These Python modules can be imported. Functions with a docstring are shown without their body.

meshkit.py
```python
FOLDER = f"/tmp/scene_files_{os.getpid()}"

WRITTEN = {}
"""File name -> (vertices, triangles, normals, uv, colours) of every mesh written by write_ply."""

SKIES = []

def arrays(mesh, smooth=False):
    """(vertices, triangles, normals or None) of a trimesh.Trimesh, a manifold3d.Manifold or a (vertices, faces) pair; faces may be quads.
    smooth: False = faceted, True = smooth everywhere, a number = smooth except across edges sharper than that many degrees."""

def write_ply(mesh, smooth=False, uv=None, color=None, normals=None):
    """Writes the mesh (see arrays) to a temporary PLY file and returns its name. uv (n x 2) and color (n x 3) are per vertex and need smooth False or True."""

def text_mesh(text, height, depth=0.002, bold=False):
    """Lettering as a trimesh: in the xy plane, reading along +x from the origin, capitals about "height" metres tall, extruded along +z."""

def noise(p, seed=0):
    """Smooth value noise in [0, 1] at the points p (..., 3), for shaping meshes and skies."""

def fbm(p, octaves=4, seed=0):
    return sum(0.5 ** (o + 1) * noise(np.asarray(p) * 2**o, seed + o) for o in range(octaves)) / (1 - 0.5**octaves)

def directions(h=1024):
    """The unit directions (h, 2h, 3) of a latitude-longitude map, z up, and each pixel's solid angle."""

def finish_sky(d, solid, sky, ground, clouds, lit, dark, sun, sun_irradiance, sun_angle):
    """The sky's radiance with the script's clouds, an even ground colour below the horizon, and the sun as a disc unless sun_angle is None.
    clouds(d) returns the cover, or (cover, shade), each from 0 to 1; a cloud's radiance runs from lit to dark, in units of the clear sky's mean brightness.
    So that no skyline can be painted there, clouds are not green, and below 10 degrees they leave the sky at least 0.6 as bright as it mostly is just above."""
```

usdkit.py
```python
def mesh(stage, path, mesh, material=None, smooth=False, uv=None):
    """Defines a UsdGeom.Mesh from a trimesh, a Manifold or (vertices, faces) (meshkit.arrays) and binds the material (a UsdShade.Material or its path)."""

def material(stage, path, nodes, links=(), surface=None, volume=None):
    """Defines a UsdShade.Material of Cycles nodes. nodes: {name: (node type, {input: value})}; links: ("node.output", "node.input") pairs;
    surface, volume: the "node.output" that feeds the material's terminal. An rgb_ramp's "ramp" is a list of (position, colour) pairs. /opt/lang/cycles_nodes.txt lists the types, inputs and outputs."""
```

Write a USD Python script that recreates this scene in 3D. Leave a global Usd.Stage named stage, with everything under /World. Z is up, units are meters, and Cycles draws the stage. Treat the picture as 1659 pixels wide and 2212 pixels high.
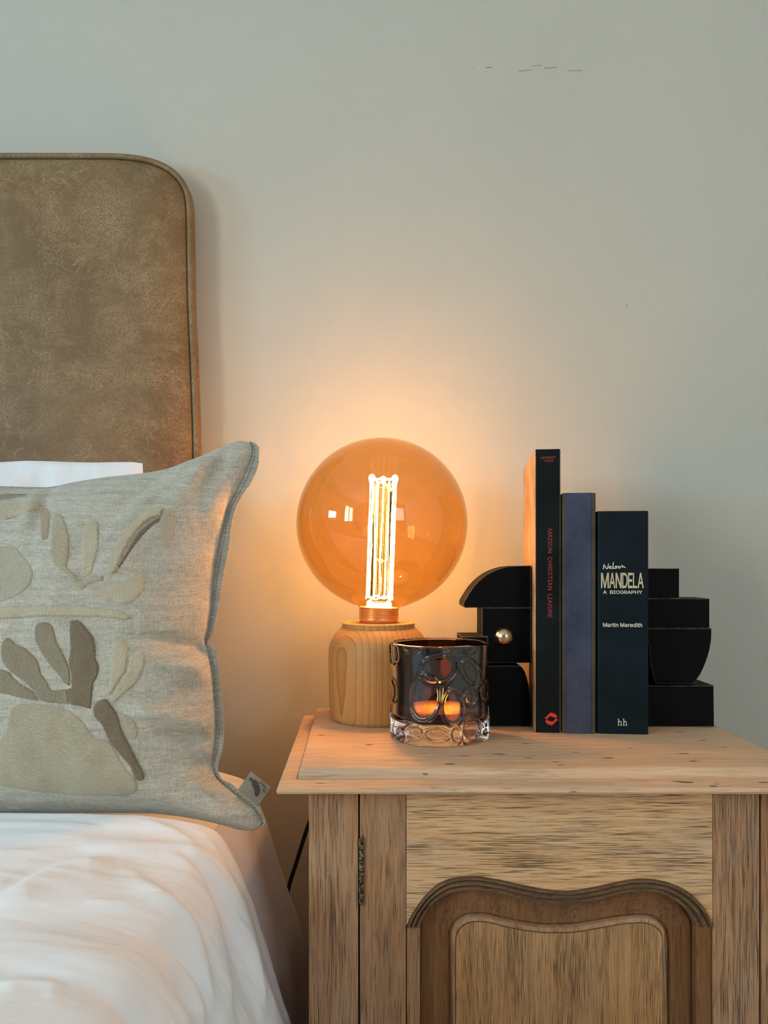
import math, random
import numpy as np, trimesh, usdkit, meshkit
from pxr import Usd, UsdGeom, UsdLux, UsdShade, Gf, Sdf
from scipy.spatial import Delaunay
from scipy.interpolate import LinearNDInterpolator, PchipInterpolator
from shapely.geometry import Polygon, LineString, Point, MultiPolygon
from shapely.ops import unary_union
from shapely import affinity, contains_xy, distance, points as sh_points

random.seed(7); np.random.seed(7)
stage = Usd.Stage.CreateInMemory()
UsdGeom.SetStageUpAxis(stage, 'Z'); UsdGeom.SetStageMetersPerUnit(stage, 1.0)
UsdGeom.Xform.Define(stage, '/World'); UsdGeom.Scope.Define(stage, '/World/Looks')

# ------------------------------------------------------------------ camera
W, H, F = 1659, 2212, 1662.0          # picture size and focal length in pixels
CX, HORIZON = 829.5, 1225.0           # the camera looks level; the horizon lies below the picture's middle
CAM_Y, CAM_Z = -1.14, 0.808
cam = UsdGeom.Camera.Define(stage, '/World/camera')
cam.AddTranslateOp().Set(Gf.Vec3d(0, CAM_Y, CAM_Z)); cam.AddRotateXOp().Set(90.0)
cam.CreateHorizontalApertureAttr(36.0); cam.CreateVerticalApertureAttr(36.0 * H / W)
cam.CreateFocalLengthAttr(F * 36.0 / W)
cam.CreateVerticalApertureOffsetAttr((HORIZON - H / 2) * 36.0 / W)
cam.CreateClippingRangeAttr(Gf.Vec2f(0.02, 100))
cam.CreateFStopAttr(0.0)
cam.CreateExposureAttr(0.08)

# ------------------------------------------------------------------ light: two left-hand windows, faint sky
WIN_A = dict(color=(0.27, 0.66, 0.93), intensity=31.0)      # low strip of blue sky left open under the blind
WIN_B = dict(color=(1.0, 0.955, 0.83), intensity=14.5)      # second window, hazy white
FRONT_FILL = dict(color=(1.0, 0.98, 0.92), intensity=4.6)       # added front fill behind the camera, shaped as an unseen window
LAMP_STRENGTH = 150.0
sky = UsdLux.DomeLight.Define(stage, '/World/sky')
sky.CreateColorAttr(Gf.Vec3f(0.6, 0.75, 1.0)); sky.CreateIntensityAttr(0.6)

def rect_light(name, pos, rot, w, h, color, intensity):
    l = UsdLux.RectLight.Define(stage, '/World/' + name)
    l.AddTranslateOp().Set(Gf.Vec3d(*pos)); l.AddRotateXYZOp().Set(Gf.Vec3f(*rot))
    l.CreateWidthAttr(w); l.CreateHeightAttr(h); l.CreateColorAttr(Gf.Vec3f(*color)); l.CreateIntensityAttr(intensity)
# room: x -2.45..2.2, y -3.9..0, z 0..2.5
RX0, RX1, RY0, RZ = -2.45, 2.2, -3.9, 2.5
WA = (-1.62, -0.92, 1.06, 1.46)    # y0,y1,z0,z1 of the open strip of window 1
WB = (-3.45, -2.35, 0.85, 2.05)    # window 2
rect_light('window_daylight', (RX0 - .10, (WA[0]+WA[1])/2, (WA[2]+WA[3])/2), (0, -90, 0), WA[3]-WA[2], WA[1]-WA[0], **WIN_A)
rect_light('window_daylight_001', (RX0 - .10, (WB[0]+WB[1])/2, (WB[2]+WB[3])/2), (0, -90, 0), WB[3]-WB[2], WB[1]-WB[0], **WIN_B)

FILL_RECT = (1.05, 2.05, .9, 2.1)         # x0,x1,z0,z1 of the added fill opening in the wall facing the bed
rect_light('window_daylight_002', ((FILL_RECT[0]+FILL_RECT[1])/2, RY0 - .10, (FILL_RECT[2]+FILL_RECT[3])/2), (90, 0, 0), FILL_RECT[1]-FILL_RECT[0], FILL_RECT[3]-FILL_RECT[2], **FRONT_FILL)

# ------------------------------------------------------------------ helpers
def at(px, py, d):
    "the point seen at pixel (px, py) at distance d in front of the camera"
    px, py, d = np.broadcast_arrays(np.asarray(px, float), np.asarray(py, float), np.asarray(d, float))
    return np.stack([(px - CX) * d / F, CAM_Y + d, CAM_Z - (py - HORIZON) * d / F], -1)
def XZ(px, py, d):
    p = at(px, py, d); return p[..., [0, 2]]

USED = {}
def numbered(path):
    n = USED.get(path, -1) + 1; USED[path] = n
    return path if n == 0 else f'{path}_{n:03d}'
def tag(p, label=None, cat=None, group=None, kind=None):
    p = p.GetPrim() if hasattr(p, 'GetPrim') else p
    for k, v in (('label', label), ('category', cat), ('group', group), ('kind', kind)):
        if v: p.SetCustomDataByKey(k, v)
    return p
ORIGIN = {}
def thing(name, label, cat, loc=(0, 0, 0), group=None):
    x = UsdGeom.Xform.Define(stage, numbered('/World/' + name)); x.AddTranslateOp().Set(Gf.Vec3d(*map(float, loc)))
    ORIGIN[str(x.GetPath())] = np.array(loc, float)
    return tag(x, label, cat, group)
def as_vf(m):
    v, f, _ = meshkit.arrays(m); return v, f
def part(parent, name, mesh, mat, smooth=30, label=None, kind=None, uv=None):
    v, f = as_vf(mesh)
    base = str(parent.GetPath()) if parent is not None else '/World'
    off = ORIGIN.get(base, np.zeros(3))
    path = numbered(base + '/' + name)
    ORIGIN[path] = off
    m = usdkit.mesh(stage, path, trimesh.Trimesh(v - off, f, process=False), mat, smooth=smooth, uv=uv)
    return tag(m, label, None, None, kind)
def solo(name, mesh, mat, smooth=30, label=None, cat=None, kind=None, loc=None, group=None):
    v, f = as_vf(mesh)
    path = numbered('/World/' + name)
    loc = np.zeros(3) if loc is None else np.asarray(loc, float)
    m = usdkit.mesh(stage, path, trimesh.Trimesh(v - loc, f, process=False), mat, smooth=smooth)
    if np.any(loc): m.AddTranslateOp().Set(Gf.Vec3d(*map(float, loc)))
    ORIGIN[path] = loc
    return tag(m, label, cat, group, kind)

def join(*ms):
    vs, fs, n = [], [], 0
    for m in ms:
        v, f = as_vf(m); vs.append(v); fs.append(f + n); n += len(v)
    return trimesh.Trimesh(np.vstack(vs), np.vstack(fs), process=False)
def grid_mesh(P, close_u=False, close_v=False, flip=False):
    "P (nu, nv, 3)"
    nu, nv = P.shape[:2]
    i, j = np.meshgrid(np.arange(nu if close_u else nu - 1), np.arange(nv if close_v else nv - 1), indexing='ij')
    i2, j2 = (i + 1) % nu, (j + 1) % nv
    q = np.stack([i * nv + j, i2 * nv + j, i2 * nv + j2, i * nv + j2], -1).reshape(-1, 4)
    if flip: q = q[:, ::-1]
    return trimesh.Trimesh(P.reshape(-1, 3), np.vstack([q[:, [0, 1, 2]], q[:, [0, 2, 3]]]), process=False)
def fix(m):
    m = trimesh.Trimesh(m.vertices, m.faces, process=True); trimesh.repair.fix_normals(m); return m
def inset(ring, b):
    "shrink a counter-clockwise ring by b with mitres, keeping its vertex count"
    r = np.asarray(ring, float); n = len(r)
    e = np.roll(r, -1, 0) - r; e /= np.linalg.norm(e, axis=1, keepdims=True) + 1e-12
    nrm = np.stack([-e[:, 1], e[:, 0]], 1)
    n0 = np.roll(nrm, 1, 0)
    m = n0 + nrm; m /= np.maximum((m * nrm).sum(1, keepdims=True), .35)
    return r + m * b
def ccw(r):
    r = np.asarray(r, float)
    a = (r[:, 0] * np.roll(r[:, 1], -1) - np.roll(r[:, 0], -1) * r[:, 1]).sum()
    return r if a > 0 else r[::-1]
def cap(ring2):
    import mapbox_earcut as me
    return me.triangulate_float64(np.asarray(ring2, float), np.array([len(ring2)], np.uint32)).reshape(-1, 3).astype(int)
def prism(ring, y0, y1, b=0.001, seg=2):
    "a slab: ring in xz, extruded from y0 (front) to y1 (back), arrises rounded by b"
    r = ccw(ring); lay = []
    for k in range(seg + 1):
        a = k / seg * math.pi / 2
        lay.append((b * (1 - math.sin(a)), y0 + b * (1 - math.cos(a))))
    lay += [(i, y1 - (y - y0)) for i, y in reversed(lay)]
    P = np.array([[(x, y, z) for x, z in inset(r, i)] for i, y in lay])
    m = grid_mesh(P, close_v=True)
    n = len(r); c = cap(inset(r, b))
    f = np.vstack([m.faces, c, c[:, ::-1] + (len(lay) - 1) * n])
    m = trimesh.Trimesh(m.vertices, f, process=False); trimesh.repair.fix_normals(m)
    return m
def rect(x0, x1, z0, z1): return [(x0, z0), (x1, z0), (x1, z1), (x0, z1)]
def box(x0, x1, y0, y1, z0, z1, b=0.001, seg=2): return prism(rect(x0, x1, z0, z1), y0, y1, b, seg)
def round_rect(x0, x1, z0, z1, r, n=6):
    out = []
    for cx, cz, a0 in ((x1 - r, z1 - r, 0), (x0 + r, z1 - r, 90), (x0 + r, z0 + r, 180), (x1 - r, z0 + r, 270)):
        for k in range(n + 1):
            a = math.radians(a0 + 90 * k / n); out.append((cx + r * math.cos(a), cz + r * math.sin(a)))
    return out
def lathe(profile, n=64, center=(0, 0, 0)):
    p = np.asarray(profile, float); a = np.arange(n) * 2 * np.pi / n
    P = np.stack([p[:, None, 0] * np.cos(a), p[:, None, 0] * np.sin(a), np.repeat(p[:, None, 1], n, 1)], -1) + np.asarray(center)
    m = grid_mesh(P, close_v=True)
    return trimesh.Trimesh(m.vertices, m.faces[:, ::-1], process=False)
def tube(path, r, sides=10, closed=False):
    p = np.asarray(path, float); n = len(p)
    t = np.roll(p, -1, 0) - np.roll(p, 1, 0) if closed else np.gradient(p, axis=0)
    t /= np.linalg.norm(t, axis=1, keepdims=True) + 1e-12
    u = np.zeros_like(p); ref = np.array([0, 0, 1.0]) if abs(t[0, 2]) < .9 else np.array([1.0, 0, 0])
    u[0] = np.cross(t[0], ref); u[0] /= np.linalg.norm(u[0])
    for i in range(1, n):
        w = u[i - 1] - t[i] * (u[i - 1] @ t[i]); u[i] = w / (np.linalg.norm(w) + 1e-12)
    w = np.cross(t, u); a = np.arange(sides) * 2 * np.pi / sides
    r = np.broadcast_to(r, (n,))[:, None, None]
    P = p[:, None] + r * (np.cos(a)[None, :, None] * u[:, None] + np.sin(a)[None, :, None] * w[:, None])
    m = grid_mesh(P, close_u=closed, close_v=True)
    if closed: return m
    v = np.vstack([m.vertices, p[:1], p[-1:]]); k = n * sides
    s = np.arange(sides); s2 = (s + 1) % sides
    f = np.vstack([m.faces, np.stack([np.full(sides, k), s2, s], 1), np.stack([np.full(sides, k + 1), s + (n - 1) * sides, s2 + (n - 1) * sides], 1)])
    return trimesh.Trimesh(v, f, process=False)
def ball(c, r, sub=3, scale=(1, 1, 1)):
    m = trimesh.creation.icosphere(sub, r); m.vertices *= scale; m.vertices += np.asarray(c); return m
def smooth_curve(pts, n):
    p = np.asarray(pts, float); s = np.r_[0, np.cumsum(np.linalg.norm(np.diff(p, axis=0), axis=1))]; s /= s[-1]
    t = np.linspace(0, 1, n)
    return np.stack([PchipInterpolator(s, p[:, k])(t) for k in range(p.shape[1])], 1)
def poly_mesh(shape, depth):
    gs = [g for g in getattr(shape, 'geoms', [shape]) if g.area > 0]
    return join(*[trimesh.creation.extrude_polygon(g, depth, engine='earcut') for g in gs])

# ------------------------------------------------------------------ materials
LOOK = '/World/Looks/'
def M(name, nodes, links=(), surface='p.BSDF', volume=None): return usdkit.material(stage, LOOK + name, nodes, links, surface=surface, volume=volume)
def plain(name, color, rough=.5, metal=0, **kw):
    return M(name, {'p': ('principled_bsdf', dict(base_color=color, roughness=rough, metallic=metal, **kw))})
def S(axis, along, cross):
    s = [cross] * 3; s['xyz'.index(axis)] = along; return tuple(s)
def wood(name, axis, light, mid, pore, pore_lo=.53, pore_hi=.67, pore_mix=.82, fine=1.0, seed=0, rough=.62, grey=(.30, .27, .235), grey_amt=.5, knots=False):
    n = {
        'g': ('geometry', {}),
        'm1': ('mapping', dict(scale=S(axis, 8, 210 * fine), location=(seed, seed * 2.3, seed * .7))),
        'n1': ('noise_texture', dict(scale=1.0, detail=5.0, roughness=.62, distortion=.35)),
        'r1': ('rgb_ramp', dict(ramp=[(0.30, mid), (0.5, tuple(.55 * np.array(light) + .45 * np.array(mid))), (0.70, light)])),
        'm2': ('mapping', dict(scale=S(axis, 30 * fine, 1700 * fine), location=(seed * 1.7, seed, seed * 3.1))),
        'n2': ('noise_texture', dict(scale=1.0, detail=2.5, roughness=.6)),
        'm4': ('mapping', dict(scale=S(axis, 7, 46), location=(seed * 2.7, seed, seed * 1.1))),
        'n4': ('noise_texture', dict(scale=1.0, detail=2.0)),
        'ad': ('math', dict(math_type='multiply_add', value2=.28)),
        'pm': ('map_range', dict(from_min=pore_lo + .14, from_max=pore_hi + .14, to_min=0.0, to_max=pore_mix, clamp=True)),
        'm3': ('mapping', dict(scale=S(axis, 10, 26), location=(seed * 5.7, seed, seed * .3))),
        'n3': ('noise_texture', dict(scale=1.0, detail=3.0)),
        'r3': ('map_range', dict(from_min=.45, from_max=.72, to_min=0.0, to_max=grey_amt, clamp=True)),
        'mg': ('mix', dict(color2=grey)),
        'mx': ('mix', dict(color2=pore)),
        'hh': ('math', dict(math_type='multiply_add', value2=-1.0)),
        'b': ('bump', dict(strength=.55, distance=.0012)),
        'p': ('principled_bsdf', dict(roughness=rough, specular_ior_level=.35)),
    }
    l = [('g.position', 'm1.vector'), ('m1.vector', 'n1.vector'), ('n1.fac', 'r1.fac'), ('g.position', 'm2.vector'), ('m2.vector', 'n2.vector'),
         ('g.position', 'm4.vector'), ('m4.vector', 'n4.vector'), ('n4.fac', 'ad.value1'), ('n2.fac', 'ad.value3'), ('ad.value', 'pm.value'),
         ('g.position', 'm3.vector'), ('m3.vector', 'n3.vector'), ('n3.fac', 'r3.value'), ('r1.color', 'mg.color1'), ('r3.result', 'mg.fac'),
         ('mg.color', 'mx.color1'), ('pm.result', 'mx.fac'), ('pm.result', 'hh.value1'), ('n1.fac', 'hh.value3'), ('hh.value', 'b.height'), ('b.normal', 'p.normal'), ('mx.color', 'p.base_color')]
    if knots:   # worm holes and dark dents
        n |= {'mk': ('mapping', dict(scale=S(axis, 38, 120), location=(3.1, 1.2, .4))), 'vk': ('noise_texture', dict(scale=1.0, detail=1.0)),
              'rk': ('map_range', dict(from_min=.715, from_max=.76, to_min=0.0, to_max=.85, clamp=True)), 'mk2': ('mix', dict(color2=(.035, .025, .018)))}
        l = [x for x in l if x != ('mx.color', 'p.base_color')] + [('g.position', 'mk.vector'), ('mk.vector', 'vk.vector'), ('vk.fac', 'rk.value'), ('rk.result', 'mk2.fac'), ('mx.color', 'mk2.color1'), ('mk2.color', 'p.base_color')]
    return M(name, n, l)

wall_mat = M('wall_paint', {
    'g': ('geometry', {}), 'n': ('noise_texture', dict(scale=520.0, detail=3.0, roughness=.6)), 'n2': ('noise_texture', dict(scale=60.0, detail=3.0)),
    'a': ('math', dict(math_type='multiply_add', value2=.35)), 'b': ('bump', dict(strength=.30, distance=.0006)),
    'n3': ('noise_texture', dict(scale=3.0, detail=3.0)), 'r': ('rgb_ramp', dict(ramp=[(.3, (.505, .512, .450)), (.7, (.535, .540, .475))])),
    'p': ('principled_bsdf', dict(roughness=.75, specular_ior_level=.25))},
    [('g.position', 'n.vector'), ('g.position', 'n2.vector'), ('g.position', 'n3.vector'), ('n2.fac', 'a.value1'), ('n.fac', 'a.value3'), ('a.value', 'b.height'), ('b.normal', 'p.normal'),
     ('n3.fac', 'r.fac'), ('r.color', 'p.base_color')])
room_mat = plain('room_paint', (.84, .83, .79), .8)
ceil_mat = plain('ceiling_paint', (.88, .88, .86), .85)
floor_mat = wood('floor_boards', 'y', (.58, .50, .40), (.46, .38, .29), (.25, .19, .13), seed=3)
frame_mat = plain('window_paint', (.75, .75, .72), .4)
pane_mat = M('window_pane', {'t': ('transparent_bsdf', {}), 'g': ('glossy_bsdf', dict(roughness=0.0, color=(1, 1, 1))), 'f': ('fresnel', dict(IOR=1.45)), 'm': ('mix_closure', {})},
             [('f.fac', 'm.fac'), ('t.BSDF', 'm.closure1'), ('g.BSDF', 'm.closure2')], surface='m.closure')
scuff_mat = plain('scuff', (.33, .30, .24), .8)

top_mat = wood('oak_top', 'x', (0.809, 0.530, 0.326), (0.598, 0.358, 0.193), (.13, .085, .05), pore_lo=.60, pore_hi=.74, pore_mix=.7, seed=1.3, grey=(.46, .38, .28), knots=True)
oakz = wood('oak_upright', 'z', (0.479, 0.268, 0.136), (0.311, 0.155, 0.068), (.045, .026, .014), seed=4.1, grey=(.40, .33, .25), grey_amt=.35)
oakz2 = wood('oak_upright_door', 'z', (0.460, 0.249, 0.123), (0.287, 0.139, 0.058), (.045, .026, .014), seed=8.6, grey=(.40, .33, .25), grey_amt=.35)
oakx = wood('oak_rail', 'x', (0.812, 0.507, 0.256), (0.553, 0.307, 0.140), (.05, .03, .016), seed=2.2, pore_lo=.545, pore_hi=.64, grey=(.46, .37, .27))
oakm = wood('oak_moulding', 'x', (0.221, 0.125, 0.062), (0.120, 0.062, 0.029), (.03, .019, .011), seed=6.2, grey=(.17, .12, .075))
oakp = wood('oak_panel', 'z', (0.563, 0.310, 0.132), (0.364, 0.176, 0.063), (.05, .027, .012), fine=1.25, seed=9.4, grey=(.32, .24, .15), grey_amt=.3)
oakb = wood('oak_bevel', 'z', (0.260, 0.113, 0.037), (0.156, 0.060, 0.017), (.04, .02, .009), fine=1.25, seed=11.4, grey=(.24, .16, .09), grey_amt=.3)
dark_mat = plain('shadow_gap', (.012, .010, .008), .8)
brass_old = M('aged_brass', {'g': ('geometry', {}), 'n': ('noise_texture', dict(scale=420.0, detail=3.0)), 'r': ('rgb_ramp', dict(ramp=[(.4, (.035, .03, .018)), (.6, (.30, .25, .15))])),
             'p': ('principled_bsdf', dict(metallic=.8, roughness=.42))}, [('g.position', 'n.vector'), ('n.fac', 'r.fac'), ('r.color', 'p.base_color')])
brass_mat = M('brass', {'g': ('geometry', {}), 'n': ('noise_texture', dict(scale=160.0, detail=4.0)), 'r': ('map_range', dict(from_min=.3, from_max=.7, to_min=.16, to_max=.40)),
             'p': ('principled_bsdf', dict(base_color=(.60, .50, .32), metallic=1.0))}, [('g.position', 'n.vector'), ('n.fac', 'r.value'), ('r.result', 'p.roughness')])
ash_mat = M('lamp_wood', {   # pale ash with arched growth rings
    'g': ('geometry', {}), 'm': ('mapping', dict(scale=(1, 1, .14), location=(.085, .26, -.09))), 'w': ('wave_texture', dict(wave_type='rings', rings_direction='z', scale=44.0, distortion=1.6, detail=2.0, detail_scale=1.2, profile='saw')),
    'm2': ('mapping', dict(scale=(900, 900, 40))), 'n': ('noise_texture', dict(scale=1.0, detail=2.0)),
    'r': ('rgb_ramp', dict(ramp=[(0, (.56, .30, .098)), (.75, (.50, .25, .078)), (1, (.37, .175, .05))])), 'r2': ('map_range', dict(from_min=.5, from_max=.75, to_min=0.0, to_max=.35, clamp=True)),
    'x': ('mix', dict(color2=(.24, .13, .055))), 'b': ('bump', dict(strength=.15, distance=.0005)), 'p': ('principled_bsdf', dict(roughness=.5, specular_ior_level=.4))},
    [('g.position', 'm.vector'), ('m.vector', 'w.vector'), ('g.position', 'm2.vector'), ('m2.vector', 'n.vector'), ('w.fac', 'r.fac'), ('n.fac', 'r2.value'), ('r2.result', 'x.fac'), ('r.color', 'x.color1'), ('x.color', 'p.base_color'), ('n.fac', 'b.height'), ('b.normal', 'p.normal')])
leather = M('leather', {
    'g': ('geometry', {}),
    'nd': ('noise_texture', dict(scale=130.0, detail=4.0, roughness=.65)), 'dm': ('vector_math', dict(math_type='scale', scale=.010)), 'da': ('vector_math', dict(math_type='add')),
    'v': ('voronoi_texture', dict(feature='distance_to_edge', scale=400.0, randomness=1.0)),
    'rv': ('map_range', dict(from_min=0.0, from_max=.13, to_min=1.0, to_max=0.0, clamp=True)),
    'nm': ('noise_texture', dict(scale=15.0, detail=5.0, roughness=.65, distortion=.4)), 'rm': ('map_range', dict(from_min=.40, from_max=.68, to_min=.14, to_max=1.0, clamp=True)),
    'nv': ('noise_texture', dict(scale=24.0, detail=5.0, roughness=.6, distortion=1.1)), 'sv': ('math', dict(math_type='subtract', value2=.5)), 'av': ('math', dict(math_type='absolute')),
    'lv': ('map_range', dict(from_min=0.0, from_max=.012, to_min=.70, to_max=0.0, clamp=True)), 'nm2': ('noise_texture', dict(scale=11.0, detail=3.0)), 'rm2': ('map_range', dict(from_min=.45, from_max=.62, to_min=0.0, to_max=1.0, clamp=True)),
    'mm': ('mapping', dict(rotation=(0, math.radians(-38), 0), scale=(16, 16, 80))), 'ns': ('noise_texture', dict(scale=1.0, detail=6.0, roughness=.75, distortion=.7)),
    'rs': ('map_range', dict(from_min=.54, from_max=.76, to_min=0.0, to_max=.42, clamp=True)),
    'k1': ('math', dict(math_type='multiply')), 'k2': ('math', dict(math_type='multiply')), 'k3': ('math', dict(math_type='maximum')), 'k4': ('math', dict(math_type='maximum')),
    'nb': ('noise_texture', dict(scale=5.0, detail=4.0)), 'rb': ('rgb_ramp', dict(ramp=[(.3, (.140, .082, .029)), (.7, (.200, .121, .046))])),
    'nf': ('noise_texture', dict(scale=900.0, detail=2.0)), 'rf': ('rgb_ramp', dict(ramp=[(.3, (.78, .78, .78)), (.7, (1.15, 1.15, 1.15))])), 'mf': ('mix', dict(mix_type='multiply', fac=1.0)),
    'x': ('mix', dict(color2=(.50, .365, .20))), 'hb': ('math', dict(math_type='multiply', value2=-1.0)), 'b': ('bump', dict(strength=.22, distance=.0006)),
    'p': ('principled_bsdf', dict(roughness=.44, specular_ior_level=.4))},
    [('g.position', 'nd.vector'), ('nd.color', 'dm.vector1'), ('dm.vector', 'da.vector1'), ('g.position', 'da.vector2'), ('da.vector', 'v.vector'), ('v.distance', 'rv.value'),
     ('g.position', 'nm.vector'), ('nm.fac', 'rm.value'), ('g.position', 'nv.vector'), ('nv.fac', 'sv.value1'), ('sv.value', 'av.value1'), ('av.value', 'lv.value'), ('g.position', 'nm2.vector'), ('nm2.fac', 'rm2.value'),
     ('g.position', 'mm.vector'), ('mm.vector', 'ns.vector'), ('ns.fac', 'rs.value'), ('rv.result', 'k1.value1'), ('rm.result', 'k1.value2'), ('lv.result', 'k2.value1'), ('rm2.result', 'k2.value2'),
     ('k1.value', 'k3.value1'), ('k2.value', 'k3.value2'), ('k3.value', 'k4.value1'), ('rs.result', 'k4.value2'), ('g.position', 'nb.vector'), ('nb.fac', 'rb.fac'), ('g.position', 'nf.vector'), ('nf.fac', 'rf.fac'),
     ('rb.color', 'mf.color1'), ('rf.color', 'mf.color2'), ('mf.color', 'x.color1'), ('k4.value', 'x.fac'), ('x.color', 'p.base_color'), ('rv.result', 'hb.value1'), ('hb.value', 'b.height'), ('b.normal', 'p.normal')])
leather_dark = plain('leather_seam', (.016, .010, .006), .7)

def linen_mat(name, a, b):
    return M(name, {
        'g': ('geometry', {}),
        'mw': ('mapping', dict(scale=(120, 120, 2400))), 'nw': ('noise_texture', dict(scale=1.0, detail=2.0)),
        'mf': ('mapping', dict(scale=(2400, 500, 120), location=(3, 1, 2))), 'nf': ('noise_texture', dict(scale=1.0, detail=2.0)),
        'ml': ('mapping', dict(scale=(14, 14, 170))), 'nl': ('noise_texture', dict(scale=1.0, detail=3.0)),
        'a': ('math', dict(math_type='add')), 'a2': ('math', dict(math_type='multiply_add', value2=.45)),
        'r': ('rgb_ramp', dict(ramp=[(.36, b), (.66, a)])), 'sc': ('math', dict(math_type='multiply', value2=.41)),
        'b': ('bump', dict(strength=.5, distance=.0009)), 'p': ('principled_bsdf', dict(roughness=.92, specular_ior_level=.15, sheen_weight=.25, sheen_roughness=.5))},
        [('g.position', 'mw.vector'), ('mw.vector', 'nw.vector'), ('g.position', 'mf.vector'), ('mf.vector', 'nf.vector'), ('g.position', 'ml.vector'), ('ml.vector', 'nl.vector'),
         ('nw.fac', 'a.value1'), ('nf.fac', 'a.value2'), ('nl.fac', 'a2.value1'), ('a.value', 'a2.value3'), ('a2.value', 'sc.value1'), ('sc.value', 'r.fac'), ('r.color', 'p.base_color'), ('a.value', 'b.height'), ('b.normal', 'p.normal')])
linen = linen_mat('linen', (.74, .705, .595), (.29, .278, .222))
linen_flange = linen_mat('linen_flange', (.52, .51, .44), (.20, .20, .165))
def stitch_mat(name, color, dark, rot=25, freq=330.0):
    return M(name, {
        'g': ('geometry', {}), 'm': ('mapping', dict(rotation=(0, math.radians(rot), 0))),
        'w': ('wave_texture', dict(wave_type='bands', bands_direction='x', scale=freq / 1.35, distortion=5.0, detail=3.0, detail_scale=1.4)),
        'm2': ('mapping', dict(scale=(500, 500, 500))), 'n': ('noise_texture', dict(scale=1.0, detail=2.0)),
        'mu': ('math', dict(math_type='multiply')), 'r': ('rgb_ramp', dict(ramp=[(-.04, dark), (.30, color)])),
        'b': ('bump', dict(strength=.6, distance=.0011)), 'p': ('principled_bsdf', dict(roughness=.8, specular_ior_level=.25, sheen_weight=.15))},
        [('g.position', 'm.vector'), ('m.vector', 'w.vector'), ('g.position', 'm2.vector'), ('m2.vector', 'n.vector'), ('w.fac', 'mu.value1'), ('n.fac', 'mu.value2'), ('mu.value', 'r.fac'), ('r.color', 'p.base_color'), ('w.fac', 'b.height'), ('b.normal', 'p.normal')])
st_beige = stitch_mat('thread_beige', (.60, .53, .38), (.28, .245, .17), 60)
st_beige2 = stitch_mat('thread_beige_slant', (.70, .62, .45), (.34, .29, .20), -35)
st_satin = stitch_mat('thread_satin', (.74, .66, .48), (.34, .29, .20), 8, 420)
st_pale = stitch_mat('thread_pale', (.60, .54, .42), (.32, .29, .22), -30)
st_taupe = stitch_mat('thread_taupe', (.40, .34, .235), (.19, .155, .10), 20)
st_dark = stitch_mat('thread_dark', (.30, .235, .15), (.125, .095, .06), -55)
st_brown = stitch_mat('thread_brown', (.50, .40, .28), (.33, .26, .18), 0)
cotton = M('white_cotton', {'g': ('geometry', {}), 'n': ('noise_texture', dict(scale=900.0, detail=2.0)), 'n2': ('noise_texture', dict(scale=28.0, detail=4.0, roughness=.6)), 'a': ('math', dict(math_type='multiply_add', value2=3.0)),
     'b': ('bump', dict(strength=.12, distance=.0012)), 'p': ('principled_bsdf', dict(base_color=(.90, .92, .95), roughness=.8, specular_ior_level=.25, sheen_weight=.15))},
     [('g.position', 'n.vector'), ('g.position', 'n2.vector'), ('n2.fac', 'a.value1'), ('n.fac', 'a.value3'), ('a.value', 'b.height'), ('b.normal', 'p.normal')])
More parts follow.
